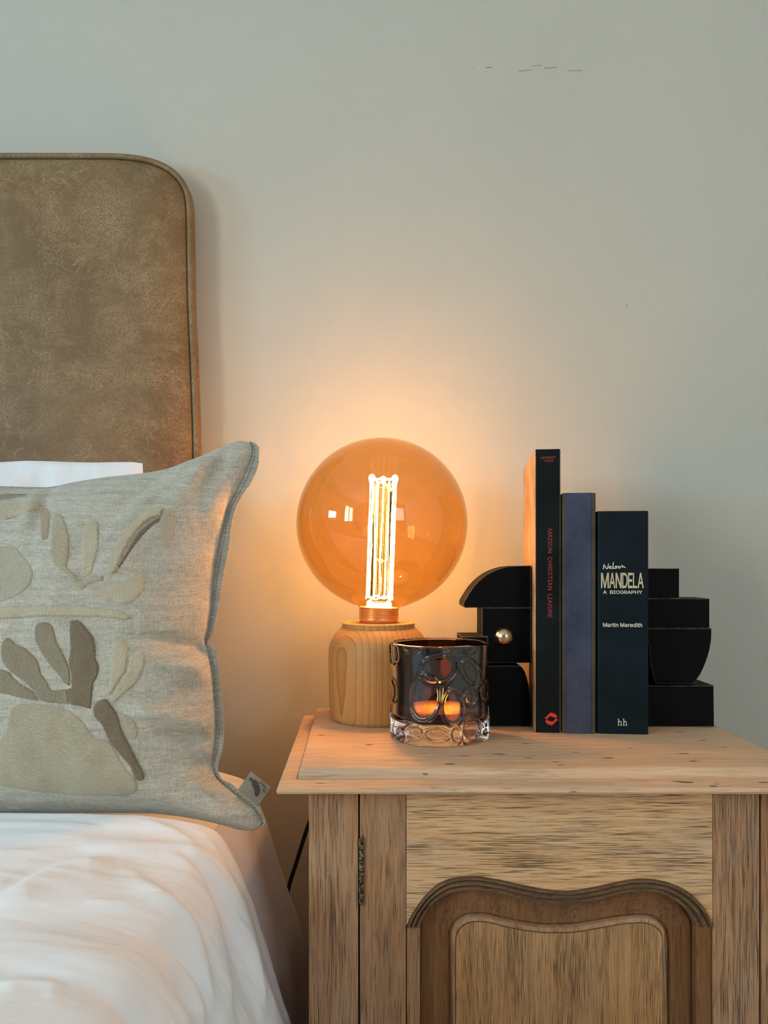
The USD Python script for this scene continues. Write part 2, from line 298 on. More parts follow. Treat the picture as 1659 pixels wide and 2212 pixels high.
def cloth_cover(name, color, rough=.6, bump=.25, scale=1400.0, spec=.3):
    c = np.array(color)
    return M(name, {'g': ('geometry', {}), 'n': ('noise_texture', dict(scale=scale, detail=3.0)), 'n2': ('noise_texture', dict(scale=22.0, detail=4.0)), 'mu': ('math', dict(math_type='multiply')),
        'r': ('rgb_ramp', dict(ramp=[(.12, tuple(c * .6)), (.40, tuple(c * 1.45))])), 'b': ('bump', dict(strength=bump, distance=.0006)), 'p': ('principled_bsdf', dict(roughness=rough, specular_ior_level=spec))},
        [('g.position', 'n.vector'), ('g.position', 'n2.vector'), ('n.fac', 'mu.value1'), ('n2.fac', 'mu.value2'), ('mu.value', 'r.fac'), ('r.color', 'p.base_color'), ('n.fac', 'b.height'), ('b.normal', 'p.normal')])
spine_black = cloth_cover('spine_black', (.0050, .0085, .0090), spec=.12)
cover_tan = cloth_cover('cover_tan', (.36, .24, .14), .75)
cover_brown = cloth_cover('cover_brown', (.075, .058, .036), .75)
spine_blue = cloth_cover('spine_blue', (.054, .062, .100), .7, spec=.15)
cover_teal = cloth_cover('cover_teal', (.0032, .0095, .0140), .5, spec=.14)
page_mat = M('pages', {'g': ('geometry', {}), 'm': ('mapping', dict(scale=(1500, 20, 20))), 'n': ('noise_texture', dict(scale=1.0)), 'r': ('rgb_ramp', dict(ramp=[(.3, (.42, .37, .28)), (.7, (.66, .60, .48))])), 'p': ('principled_bsdf', dict(roughness=.85))},
             [('g.position', 'm.vector'), ('m.vector', 'n.vector'), ('n.fac', 'r.fac'), ('r.color', 'p.base_color')])
ink_red = plain('red_ink', (.42, .035, .022), .6)
ink_red_bright = plain('bright_red_ink', (.75, .035, .012), .6)
foil_gold = plain('gold_foil', (.62, .52, .33), .42, .55)
foil_pale = plain('pale_foil', (.72, .68, .55), .5, .2)
def worn_black(name, base):
    return M(name, {'g': ('geometry', {}), 'bv': ('bevel', dict(samples=6, radius=.0011)), 'dt': ('vector_math', dict(math_type='dot_product')), 'n': ('noise_texture', dict(scale=170.0, detail=3.0)),
        'e': ('map_range', dict(from_min=.995, from_max=.955, to_min=0.0, to_max=1.0, clamp=True)), 'nr': ('map_range', dict(from_min=.40, from_max=.58, to_min=.35, to_max=1.0, clamp=True)), 'mu': ('math', dict(math_type='multiply')),
        'x': ('mix', dict(color1=base, color2=(.33, .24, .15))), 'p': ('principled_bsdf', dict(roughness=.6, specular_ior_level=.10))},
        [('bv.bevel', 'dt.vector1'), ('g.normal', 'dt.vector2'), ('dt.value', 'e.value'), ('g.position', 'n.vector'), ('n.fac', 'nr.value'), ('e.result', 'mu.value1'), ('nr.result', 'mu.value2'), ('mu.value', 'x.fac'), ('x.color', 'p.base_color')])
black_wood = worn_black('black_painted_wood', (.0012, .0015, .0022))
cord_mat = plain('black_cord', (.01, .01, .01), .5)
amber = M('amber_glass', {
    'lw': ('layer_weight', dict(blend=.5)), 'pw': ('math', dict(math_type='power', value2=5.0)), 'fa': ('math', dict(math_type='multiply_add', value2=.75, value3=.045)),
    't': ('transparent_bsdf', dict(color=(.74, .555, .31))), 'd': ('translucent_bsdf', dict(color=(1.0, .50, .12))), 'md': ('mix_closure', dict(fac=.012)),
    'gl': ('glossy_bsdf', dict(color=(1, 1, 1), roughness=0.0)), 'm': ('mix_closure', {})},
    [('lw.facing', 'pw.value1'), ('pw.value', 'fa.value1'), ('fa.value', 'm.fac'), ('t.BSDF', 'md.closure1'), ('d.BSDF', 'md.closure2'), ('md.closure', 'm.closure1'), ('gl.BSDF', 'm.closure2')], surface='m.closure')
clear_rod = M('clear_rod', {'t': ('transparent_bsdf', dict(color=(1, .93, .80))), 'gl': ('glossy_bsdf', dict(color=(1, .95, .85), roughness=.02)), 'lw': ('layer_weight', dict(blend=.4)), 'm': ('mix_closure', {})},
    [('lw.fresnel', 'm.fac'), ('t.BSDF', 'm.closure1'), ('gl.BSDF', 'm.closure2')], surface='m.closure')
glow = M('filament_glow', {'e': ('emission', dict(color=(1.0, .57, .28), strength=LAMP_STRENGTH))}, surface='e.emission')
glow_top = M('filament_top_glow', {'e': ('emission', dict(color=(1.0, .57, .28), strength=LAMP_STRENGTH * 4.5))}, surface='e.emission')
copper = plain('copper_collar', (.85, .38, .12), .3, .55)
glass_clear = M('clear_glass', {'p': ('principled_bsdf', dict(base_color=(1, 1, 1), roughness=0.0, ior=1.5, transmission_weight=1.0))})
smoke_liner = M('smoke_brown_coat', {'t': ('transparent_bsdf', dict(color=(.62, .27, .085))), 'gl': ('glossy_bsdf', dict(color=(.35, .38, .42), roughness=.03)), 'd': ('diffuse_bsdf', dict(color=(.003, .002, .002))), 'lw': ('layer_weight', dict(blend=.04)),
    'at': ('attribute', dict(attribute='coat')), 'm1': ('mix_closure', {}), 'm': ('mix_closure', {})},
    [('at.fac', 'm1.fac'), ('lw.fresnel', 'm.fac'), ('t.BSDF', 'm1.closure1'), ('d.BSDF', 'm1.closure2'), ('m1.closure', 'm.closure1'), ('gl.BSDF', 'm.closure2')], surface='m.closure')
wax_mat = M('candle_wax', {'p': ('principled_bsdf', dict(base_color=(.92, .62, .36), roughness=.5, subsurface_weight=.4, subsurface_scale=.01, subsurface_radius=(1, .5, .2)))})
flame_mat = M('candle_flame', {'e': ('emission', dict(color=(1.0, .50, .16), strength=420.0))}, surface='e.emission')
wick_mat = plain('wick', (.02, .015, .01), .9)
tag_mat = cloth_cover('tag_cloth', (.30, .27, .21), .8)
tag_ink = plain('tag_ink', (.012, .012, .012), .7)

# ------------------------------------------------------------------ the room
D = lambda d: CAM_Y + d     # distance from camera -> y
def quadbox(x0, x1, y0, y1, z0, z1): 
    m = trimesh.creation.box((x1 - x0, y1 - y0, z1 - z0)); m.apply_translation(((x0 + x1) / 2, (y0 + y1) / 2, (z0 + z1) / 2)); return m
wb = solo('wall_back', quadbox(RX0, RX1, 0, .1, 0, RZ), wall_mat, False, 'pale grey-green painted wall behind the bed and lamp', 'wall', 'structure')
solo('floor', quadbox(RX0, RX1, RY0, .1, -.1, 0), floor_mat, False, 'wooden floor under the bed and the cabinet', 'floor', 'structure')
solo('ceiling', quadbox(RX0, RX1, RY0, .1, RZ, RZ + .1), ceil_mat, False, 'white ceiling above the bed', 'ceiling', 'structure')
solo('wall_right', quadbox(RX1, RX1 + .1, RY0, .1, 0, RZ), room_mat, False, 'pale wall on the right side of the room', 'wall', 'structure')
solo('wall_front', join(quadbox(RX0, FILL_RECT[0], RY0 - .1, RY0, 0, RZ), quadbox(FILL_RECT[1], RX1, RY0 - .1, RY0, 0, RZ), quadbox(FILL_RECT[0], FILL_RECT[1], RY0 - .1, RY0, 0, FILL_RECT[2]), quadbox(FILL_RECT[0], FILL_RECT[1], RY0 - .1, RY0, FILL_RECT[3], RZ)), plain('dark_reflection_paint', (.13, .20, .30), .8), False, 'unseen wall facing the bed, blue-grey chosen to darken glass reflections', 'wall', 'structure')  # unseen wall; dark blue-grey put in to deepen reflections in the glass
added_door_paint = plain('added_door_paint', (.035, .05, .075), .5)  # unseen dark door added to darken reflections in tumbler and bulb
dr = thing('door_1', 'added dark blue double door, unseen, that darkens glass reflections', 'door', (.1, RY0, 0)); tag(dr, kind='structure')
for k in (0, 1):
    part(dr, 'added_door_leaf', quadbox(-.72 + .825 * k, .10 + .825 * k, RY0 + .001, RY0 + .04, .005, 2.1), added_door_paint, False)
    part(dr, 'added_door_handle', tube([(.05 + .105 * k, RY0 + .041, 1.0), (.05 + .105 * k, RY0 + .075, 1.0), (.05 + .105 * k + (.09 if k else -.09), RY0 + .075, 1.0)], .008, 8), frame_mat, True)
W1 = (WA[0], WA[1], WA[2], 2.0)
pieces = []
ys = [RY0, WB[0], WB[1], W1[0], W1[1], .1]
for y0, y1, hole in ((ys[0], ys[1], None), (ys[1], ys[2], WB), (ys[2], ys[3], None), (ys[3], ys[4], W1), (ys[4], ys[5], None)):
    if hole is None: pieces.append(quadbox(RX0 - .1, RX0, y0, y1, 0, RZ))
    else: pieces += [quadbox(RX0 - .1, RX0, y0, y1, 0, hole[2]), quadbox(RX0 - .1, RX0, y0, y1, hole[3], RZ)]
solo('wall_left', join(*pieces), room_mat, False, 'pale wall with two windows left of the bed', 'wall', 'structure')
blind_mat = M('blind_cloth', {'p': ('principled_bsdf', dict(base_color=(.70, .70, .66), roughness=.9))})
for i, (y0, y1, z0, z1) in enumerate((W1, WB)):
    w = thing(f'window_{i+1}', ['window with a half-lowered roller blind, nearest the bed', 'tall white framed window further along the left wall'][i], 'window', (RX0, (y0 + y1) / 2, z0)); tag(w, kind='structure')
    fr = [quadbox(RX0 - .08, RX0 - .03, y0, y0 + .04, z0, z1), quadbox(RX0 - .08, RX0 - .03, y1 - .04, y1, z0, z1), quadbox(RX0 - .08, RX0 - .03, y0 + .04, y1 - .04, z0, z0 + .04),
          quadbox(RX0 - .08, RX0 - .03, y0 + .04, y1 - .04, z1 - .04, z1)]
    if i: fr.append(quadbox(RX0 - .08, RX0 - .03, (y0 + y1) / 2 - .02, (y0 + y1) / 2 + .02, z0 + .04, z1 - .04))
    part(w, 'frame', join(*fr), frame_mat, False)
    if not i: part(w, 'blind', quadbox(RX0 - .025, RX0 - .02, y0 + .005, y1 - .005, WA[3] - .02, z1), blind_mat, False)

w = thing('window_3', 'added white window frame around the unseen front fill light', 'window', ((FILL_RECT[0] + FILL_RECT[1]) / 2, RY0, FILL_RECT[2])); tag(w, kind='structure')
y0, y1 = RY0 - .08, RY0 - .03
part(w, 'frame', join(quadbox(FILL_RECT[0], FILL_RECT[0] + .04, y0, y1, FILL_RECT[2], FILL_RECT[3]), quadbox(FILL_RECT[1] - .04, FILL_RECT[1], y0, y1, FILL_RECT[2], FILL_RECT[3]), quadbox(FILL_RECT[0] + .04, FILL_RECT[1] - .04, y0, y1, FILL_RECT[2], FILL_RECT[2] + .04), quadbox(FILL_RECT[0] + .04, FILL_RECT[1] - .04, y0, y1, FILL_RECT[3] - .04, FILL_RECT[3])), frame_mat, False)
# faint scuffs on the wall, flat streaks of grime
def streak(pts, w):
    p = np.array([at(x, y, 1.14)[[0, 2]] for x, y in pts]); s = LineString(p).buffer(w)
    m = poly_mesh(s, .0002); v = m.vertices.copy(); m.vertices = np.stack([v[:, 0], -.0003 + v[:, 2], v[:, 1]], 1); return fix(m)
for pts, w in (([(1050, 146), (1062, 145.5)], .0008), ([(1121, 153.5), (1147, 151)], .0005), ([(1150, 143), (1170, 141)], .0004), ([(1176, 147), (1203, 145.5)], .0006), ([(1228, 153), (1258, 152)], .0004), ([(1353, 658), (1354.5, 663)], .0007), ([(1023, 146.5), (1025, 146.5)], .0005)):
    part(wb, 'scuff_mark', streak(pts, w), scuff_mat, False)

# ------------------------------------------------------------------ nightstand
ZT = CAM_Z - .188                                   # top surface
def tabletop():
    # (front inset, z) from the underside round the nosing, up the step to the top
    prof = [(.012, -.2050), (.004, -.2048), (.0012, -.2038), (0, -.2018), (.0004, -.2000), (.002, -.1985), (.006, -.1977), (.012, -.19745), (.0265, -.1971), (.0276, -.1986), (.0286, -.1986), (.0290, -.1962), (.0298, -.1922), (.0312, -.1898), (.0330, -.1885), (.037, -.1880)]
    dF, dB = .690, 1.0245; rings = []
    for i, z in prof:
        f = i * .56; back = 0 if z < -.1965 else 0
        xlf, xlb = -.0966 + f, -.1075 + f; xr = .414 - f; yF, yB = D(dF + i), D(dB)
        r = []
        n = 24
        for k in range(n): t = k / n; r.append((xlf + (xr - xlf) * t, yF))
        for k in range(n): t = k / n; r.append((xr, yF + (yB - yF) * t))
        for k in range(n): t = k / n; r.append((xr + (xlb - xr) * t, yB))
        for k in range(n): t = k / n; r.append((xlb + (xlf - xlb) * t, yB + (yF - yB) * t))
        rings.append([(x, y, CAM_Z + z) for x, y in r])
    P = np.array(rings); 
    # slight wear along the arrises
    w = (meshkit.fbm(P * [60, 60, 220], 3, 5) - .5) * .0011
    P[2:8, :, 1] += np.abs(w[2:8]) * .8; P[11:15, :, 2] -= np.abs(w[11:15]) * .7
    m = grid_mesh(P, close_v=True); n = P.shape[1]; k = P.shape[0]
    c0 = cap(P[0, :, :2]); c1 = cap(P[-1, :, :2])
    m = trimesh.Trimesh(m.vertices, np.vstack([m.faces, c0[:, ::-1], c1 + (k - 1) * n]), process=False)
    trimesh.repair.fix_normals(m); return m
ns = thing('nightstand', 'weathered oak bedside cabinet with a carved arched door', 'nightstand', (.16, D(.86), 0))
part(ns, 'tabletop', tabletop(), top_mat, 32)
DF = .712; YF = D(DF); ZB = CAM_Z - .2050
px = lambda x: float(at(x, 0, DF)[0]); pz = lambda y: float(at(0, y, DF)[2])
XL, XR = px(667), .398
part(ns, 'corner_post', box(XL, px(774), YF, YF + .045, .0, ZB, .0012), oakz)
part(ns, 'corner_post', box(px(1645), XR, YF, YF + .045, .0, ZB, .0012), oakz2)
part(ns, 'side_panel', box(XL + .002, XL + .022, YF + .0452, D(1.02), .08, ZB, .001), oakz)
part(ns, 'side_panel', box(XR - .022, XR - .002, YF + .0452, D(1.02), .08, ZB, .001), oakz)
part(ns, 'back_panel', box(XL + .0225, XR - .0225, D(1.008), D(1.018), .08, ZB, .001), oakz)
part(ns, 'rear_leg', box(XL, XL + .045, D(.975), D(1.02), 0, .0795, .001), oakz); part(ns, 'rear_leg', box(XR - .045, XR, D(.975), D(1.02), 0, .0795, .001), oakz)
part(ns, 'plinth', box(px(774.5), px(1644.5), YF + .004, YF + .03, .05, .118, .001), oakx)
part(ns, 'gap_backing', box(px(774.4), px(1644.6), YF + .026, YF + .034, .119, ZB - .0005, .0005), dark_mat, label='near-black backing with the shade of the door gaps put into its colour')  # near-black sheet stands in for shade in the gaps around the door
# door
def rail_curve(pts): return np.array([XZ(x, y, DF) for x, y in smooth_curve(pts, 90)])
OUT = [(879.6, 2002), (889, 1979), (904, 1956), (918, 1937), (935, 1920), (953, 1907), (972, 1899.6), (995, 1895), (1021, 1893.5), (1070, 1900), (1125, 1912), (1180, 1922), (1223, 1925), (1279, 1918), (1334, 1906), (1383, 1899), (1405, 1899.5), (1426, 1903), (1448, 1909), (1469, 1918), (1488, 1930), (1506, 1946), (1522, 1965), (1540, 2001)]
INN = [(907, 2003), (913, 1985), (922.5, 1968), (934, 1954), (947, 1942.6), (965, 1933), (984, 1927), (1010, 1924), (1033, 1924), (1082, 1932), (1131, 1944.5), (1174, 1952), (1217, 1955), (1266, 1950.6), (1322, 1936.5), (1371, 1927.5), (1393, 1926.5), (1414, 1928.5), (1433, 1934), (1451, 1942.6), (1468, 1954), (1481.5, 1967), (1494, 1983), (1503, 2001)]
oc, ic = rail_curve(OUT), rail_curve(INN)
dg = UsdGeom.Xform.Define(stage, str(ns.GetPath()) + '/door'); ORIGIN[str(dg.GetPath())] = ORIGIN[str(ns.GetPath())]; dg = dg.GetPrim()
dz0 = .12
part(dg, 'stile', box(px(777), px(877), YF, YF + .022, dz0, ZB - .0012, .001), oakz2)
part(dg, 'stile', box(px(1540.5), px(1641), YF, YF + .022, dz0, ZB - .0012, .001), oakz)
xa, xb = px(877.6), px(1540)
ring = [(xa, ZB - .0012), (xa, oc[0, 1])] + [tuple(p) for p in oc[1:-1]] + [(xb, oc[-1, 1]), (xb, ZB - .0012)]
part(dg, 'top_rail', prism(ring, YF + .0004, YF + .022, .0008), oakx)
part(dg, 'bottom_rail', box(xa, xb, YF + .0004, YF + .022, dz0, .185, .001), oakx)
prof = [(0, .006), (.0, -.0022), (.03, -.0030), (.14, -.0034), (.20, -.0006), (.26, .0002), (.32, -.0020), (.42, -.0034), (.52, -.0030), (.60, .0004), (.66, .0012), (.72, -.0004), (.82, -.0012), (.94, -.0008), (1.0, .0012), (1.0, .012)]
P = np.array([[(a[0] + (b[0] - a[0]) * t, YF + y, a[1] + (b[1] - a[1]) * t) for a, b in zip(oc, ic)] for t, y in prof])
mld = grid_mesh(P); caps = []
for e in (0, -1):
    q = P[:, e]; c = cap(np.stack([np.r_[0, np.cumsum(np.linalg.norm(np.diff(q[:, [0, 2]], axis=0), axis=1) + 1e-7)], q[:, 1]], 1)); caps.append(trimesh.Trimesh(q, c, process=False)); caps.append(trimesh.Trimesh(q, c[:, ::-1], process=False))
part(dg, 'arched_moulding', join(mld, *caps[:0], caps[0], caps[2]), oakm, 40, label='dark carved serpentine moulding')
# inner stile edges below the moulding ends
part(dg, 'inner_moulding', box(px(878.2), px(908), YF + .0018, YF + .020, .1855, pz(2004.5), .0012), oakz2)
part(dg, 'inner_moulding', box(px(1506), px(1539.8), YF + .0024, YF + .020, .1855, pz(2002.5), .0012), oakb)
# raised panel
FO = [(975, 2060), (975.5, 2022), (981, 2007), (990, 1996), (1002, 1988.5), (1015, 1984), (1045, 1983.5), (1094.5, 1994), (1144, 2003), (1180.5, 2007), (1230, 2006.5), (1291, 1998), (1352.5, 1988.5), (1395.5, 1985.5), (1412, 1988), (1428, 1997), (1439, 2010), (1444, 2026), (1446, 2060)]
FI = [(986, 2060), (987, 2030), (992, 2016), (1001, 2006), (1014, 1999), (1030, 1996.5), (1050, 1997.5), (1094.5, 2008), (1144, 2017), (1180.5, 2021), (1230, 2020.5), (1291, 2012), (1352.5, 2001.5), (1390, 1999), (1406, 2002), (1420, 2009), (1430, 2020), (1434, 2034), (1435, 2060)]
PI_ = [(908, 2060), (908, 2030), (908, 2003)] + INN[1:-1] + [(1504, 2001), (1506, 2030), (1506, 2060)]
fo, fi, po = (np.array([XZ(x, y, DF) for x, y in smooth_curve(c, 120)]) for c in (FO, FI, PI_))
def close_down(c, x0, x1, zb):   # carry the outline down both sides to zb
    l = [(x0, z) for z in np.linspace(zb, c[0, 1], 12)[:-1]]; r = [(x1, z) for z in np.linspace(c[-1, 1], zb, 12)[1:]]
    return np.array(l + [tuple(p) for p in c] + r)
zb = .19
po, fo, fi = close_down(po, px(907), px(1507), .1852), close_down(fo, px(975), px(1446), zb + .03), close_down(fi, px(986), px(1435), zb + .038)
def out_(c, k): # nudge
    return c
lay = [(po, .0135), (po + (fo - po) * .06, .0118), (po + (fo - po) * .90, .0072), (po + (fo - po) * .955, .0086), (fo, .0088), (fo + (fi - fo) * .10, .0050), (fo + (fi - fo) * .35, .0036), (fo + (fi - fo) * .75, .0036), (fo + (fi - fo) * .93, .0052), (fi, .0056)]
P = np.array([[(x, YF + y, z) for x, z in c] for c, y in lay])
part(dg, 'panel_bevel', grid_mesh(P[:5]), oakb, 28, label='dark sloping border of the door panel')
bead = grid_mesh(P[4:])
part(dg, 'panel_bead', bead, oakz, 40)
c = cap(P[-1][:, [0, 2]])
fld = join(trimesh.Trimesh(P[-1] + [0, -.0014, 0], c, process=False), grid_mesh(np.array([P[-1] + [0, 0.0, 0], P[-1] + [0, -.0014, 0]])))
part(dg, 'panel_field', fld, oakp, 20)
# hinge
hx0, hx1 = px(775.2), px(787); hz = [1809, 1833, 1857, 1880, 1904, 1927, 1951]
hg = UsdGeom.Xform.Define(stage, str(ns.GetPath()) + '/hinge'); ORIGIN[str(hg.GetPath())] = ORIGIN[str(ns.GetPath())]; hg = hg.GetPrim(); tag(hg, 'tarnished brass butt hinge')
r = (hx1 - hx0) / 2; 
for k in range(6):
    z1, z0 = pz(hz[k]), pz(hz[k + 1]); jx = .0003 * ((k % 2) - .5)
    part(hg, 'knuckle', lathe([(0, z0 + .0003), (r * .8, z0 + .0003), (r, z0 + .0007), (r * .97, (z0 + z1) / 2), (r, z1 - .0007), (r * .8, z1 - .0003), (0, z1 - .0003)], 14, ((hx0 + hx1) / 2 + jx, YF - .0012, 0)), brass_old, 40)
part(hg, 'pin', lathe([(0, pz(1954)), (r * .5, pz(1954)), (r * .5, pz(1806)), (0, pz(1805))], 10, ((hx0 + hx1) / 2, YF - .0012, 0)), brass_old, 40)

# ------------------------------------------------------------------ lamp
DL = .958; sL = DL / F
lx = float(at(817.5, 0, DL)[0]); ly = D(DL)
lamp = thing('table_lamp', 'globe filament lamp on a round pale wood base, lit', 'lamp', (lx, ly, ZT))
R = .0605
prof = [(0, 0.0004), (R - .006, .0004), (R - .0035, .0006), (R - .0030, .0022), (R - .0015, .003), (R, .008), (R + .0012, .045), (R + .0018, .075), (R + .0012, .088), (R - .002, .0975), (R - .006, .1045), (R - .0105, .1092), (.0462, .1125), (.0452, .1130), (.0452, .1184), (.0446, .1190), (0.018, .1190), (.0175, .1170), (0, .1170)]
part(lamp, 'base', lathe(prof, 96, (lx, ly, ZT)), ash_mat, 25)
# the bulb leans a little to the right
def tilt(m, deg=2.0):
    m = m.copy(); m.apply_transform(trimesh.transformations.rotation_matrix(math.radians(deg), [0, 1, 0], [lx, ly, ZT + .118])); return m
zc = float(at(0, 1131, DL)[2]) - ZT; RB = 184.0 * sL
zn = zc - math.sqrt(RB ** 2 - .036 ** 2)
globe = [(RB * math.sin(a), zc + RB * math.cos(a)) for a in np.linspace(0.0, math.pi - math.asin(.040 / RB), 72)]
globe[0] = (1e-5, zc + RB)
zn = globe[-1][1]
globe += [(.034, zn - .0028), (.0275, zn - .0042), (.0252, zn - .0060), (.0245, zn - .009)]
bx = lx
bulb = part(lamp, 'bulb', tilt(lathe(globe, 128, (bx, ly, ZT))), amber, True, label='large amber glass globe bulb')
cz = zn - .006
prof = [(.0, cz + .0005), (.0235, cz + .0005), (.0246, cz)]
for k in range(5): z = cz - .0016 - k * .0026; prof += [(.0242, z + .0008), (.0248, z), (.0248, z - .0012), (.0241, z - .0016)]
zb_ = cz - .0150
prof += [(.0244, zb_), (.0236, zb_ - .0025), (.0195, zb_ - .0068), (.0150, zb_ - .0088), (.0140, zb_ - .0100), (.0135, .1172), (0, .1172)]
part(bulb, 'screw_collar', tilt(lathe(prof, 72, (bx, ly, ZT))), copper, 30)
# filament: upright threads round a clear rod, waved rings top and bottom, bright tips
f0, f1 = float(at(0, 1293, DL)[2]) - ZT, float(at(0, 1043, DL)[2]) - ZT; rf = 28.5 * sL
prof = [(.0, cz + .001), (.0155, cz + .001), (.0155, f0 - .004), (rf - .001, f0 - .003), (rf - .001, f1 + .002), (rf - .004, f1 + .003), (0, f1 + .003)]
part(bulb, 'light_guide', tilt(lathe(prof, 40, (bx, ly, ZT))), clear_rod, 30)
NS = 14
fil = []
rng = np.random.default_rng(3)
for k in range(NS):
    a = 2 * math.pi * (k + .5) / NS; z = np.linspace(f0, f1, 14)
    w = rng.normal(0, .10, 14); w = np.convolve(np.r_[w[0], w, w[-1]], [.25, .5, .25], 'valid') * .45; w[0] = w[-1] = 0
    ra = rf * (1 + .01 * math.sin(k * 2.1))
    fil.append(tube(np.stack([bx + ra * np.cos(a + w), ly + ra * np.sin(a + w), ZT + z], 1), .00065 if k % 3 else .00095, 6))
for zz, amp, sgn in ((f1 + .001, .0055, 1), (f0 + .001, .0034, 1)):
    a = np.linspace(0, 2 * np.pi, 97)[:-1]
    fil.append(tube(np.stack([bx + rf * np.cos(a), ly + rf * np.sin(a), ZT + zz + amp * np.abs(np.sin(a * 2.0 + .6)) ** 1.0 * sgn - amp * .5], 1), .0010, 6, closed=True))
aa = np.linspace(0, 2 * np.pi, 49)[:-1]
for zz in (cz + .0016, cz + .0046): fil.append(tube(np.stack([bx + (rf - .0008) * np.cos(aa), ly + (rf - .0008) * np.sin(aa), np.full(48, ZT + zz)], 1), .0005, 6, closed=True))
for a in (math.pi * 1.02, -.12, 1.6):
    fil.append(ball((bx + (rf - .002) * math.cos(a), ly + (rf - .002) * math.sin(a), ZT + f1 + .0052), .0042, 2, (1, 1, 1.25)))
part(bulb, 'glowing_tip', tilt(lathe([(0, ZT + f1 + .0036), (rf - .0055, ZT + f1 + .0036), (rf - .0050, ZT + f1 + .0042), (rf - .0055, ZT + f1 + .0048), (0, ZT + f1 + .0050)], 32, (bx, ly, 0))), glow_top, 30, label='bright upper end of the light guide')
part(bulb, 'filament', tilt(join(*fil)), glow, True, label='glowing upright filament threads')
a = np.linspace(0, 1, 40)
cord = smooth_curve([(lx - .030, D(1.055), ZT - .012), (-.060, D(1.062), CAM_Z - .27), (-.088, D(1.062), CAM_Z - .315), (-.1040, D(1.062), CAM_Z - .355), (-.1185, D(1.064), CAM_Z - .400), (-.135, D(1.066), CAM_Z - .46), (-.145, D(1.068), .2), (-.15, D(1.068), .004)], 90)
solo('power_cord', tube(cord, .0029, 10), cord_mat, True, 'black lamp cord hanging in the dark gap beside the cabinet', 'power cord', None, (-.135, D(1.066), 0))

# ------------------------------------------------------------------ tumbler candle holder
DT = .855; tx = float(at(948, 0, DT)[0]); ty = D(DT); RT = .0535; HT = .1035
nA, nZ = 420, 150
a = np.linspace(0, 2 * np.pi, nA, endpoint=False); z = np.linspace(0, 1, nZ)
A, Z = np.meshgrid(a, z, indexing='ij')
rad = RT * (1 - .035 * np.sin(Z * math.pi) ** 2 + .012 * (1 - Z) + .022 * np.cos(4 * A + .8) * (.4 + .6 * Z) + .010 * np.cos(3 * A))
# bubbles: (px, py, rx, ry, turn)
BUB = [(909, 1508, 33, 52, -8), (971, 1530, 24, 38, 5), (940, 1447, 43, 29, 18), (1017, 1454, 28, 19, -42), (1014, 1510, 14, 15, 0), (880, 1396, 18, 14, 0), (951, 1393, 28, 13, 0), (1008, 1398, 17, 13, 0),
       (936, 1588, 26, 15, 0), (1012, 1574, 20, 24, 0), (889, 1582, 20, 13, 10), (977, 1588, 12, 17, 0), (864, 1590, 9, 12, 0)]
zz = HT * Z; ang0 = -np.pi / 2
def arcdist(c): return (A - c + np.pi) % (2 * np.pi) - np.pi
disp = np.zeros_like(A); inside = np.zeros_like(A)
bubs = []
for bxp, byp, rx, ry, rot in BUB:
    s = np.clip((bxp - 948) / 107.0, -.98, .98); th = ang0 + math.asin(s)
    df = DT - RT * math.cos(math.asin(s)); zq = (CAM_Z - (byp - HORIZON) * df / F) - ZT
    bubs.append((th, zq, rx * df / F / max(math.cos(math.asin(s)), .55), ry * df / F, math.radians(rot)))
rng = np.random.default_rng(11)
for k in range(17):
    th = ang0 + math.radians(72 + (360 - 144) * (k + .5) / 17 + rng.uniform(-4, 4)); bubs.append((th, rng.uniform(.008, HT - .008), rng.uniform(.008, .016), rng.uniform(.009, .019), rng.uniform(-.5, .5)))
for th, zq, rx, ry, rot in bubs:
    dx, dz = arcdist(th) * RT, zz - zq
    u, v = dx * math.cos(rot) + dz * math.sin(rot), -dx * math.sin(rot) + dz * math.cos(rot)
    q = np.sqrt((u / rx) ** 2 + (v / ry) ** 2); m = (rx + ry) / 2
    dist = (q - 1) * m
    disp = np.maximum(disp, .0015 * np.exp(-(dist / .0021) ** 2))
    disp -= .0012 * np.clip(1 - q, 0, 1) ** .5 * (q < 1)
edge = np.clip(np.minimum(zz, HT - zz) / .003, 0, 1); rr = rad + disp * edge
prof_out = np.stack([tx + rr * np.cos(A), ty + rr * np.sin(A), ZT + .0004 + zz * (1 - 0)], -1)
prof_out[:, 0, 2] += .0008
zi = np.linspace(HT, .019, 60); wall_t = .0050
Ai, Zi = np.meshgrid(a, zi, indexing='ij')
radi = RT * (1 - .035 * np.sin(Zi / HT * math.pi) ** 2 + .012 * (1 - Zi / HT) + .022 * np.cos(4 * Ai + .8) * (.4 + .6 * Zi / HT) + .010 * np.cos(3 * Ai)) - wall_t
rnd = np.clip((Zi - .019) / .008, 0, 1); radi = radi - .006 * (1 - np.sqrt(1 - (1 - rnd) ** 2))
prof_in = np.stack([tx + radi * np.cos(Ai), ty + radi * np.sin(Ai), ZT + .0004 + Zi], -1)
lipm = (prof_out[:, -1] + prof_in[:, 0]) / 2 + [0, 0, .0012]
sec = np.concatenate([np.broadcast_to([tx, ty, ZT + .0025], (nA, 1, 3)), (prof_out[:, :1] - [tx, ty, 0]) * [.90, .90, 1] + [tx, ty, 0] - [0, 0, .0009], prof_out, lipm[:, None], prof_in, np.broadcast_to([tx, ty, ZT + .0194], (nA, 1, 3))], 1)
tum = thing('candle_tumbler', 'dark smoky glass tumbler with raised bubble relief and lit candle', 'candle holder', (tx, ty, ZT))
part(tum, 'glass', grid_mesh(sec, close_u=True, flip=False), glass_clear, 60)
lin = np.concatenate([prof_in[:, 1:] - [tx, ty, 0], ], 1); lin = lin * [.985, .985, 1] + [tx, ty, .0004]
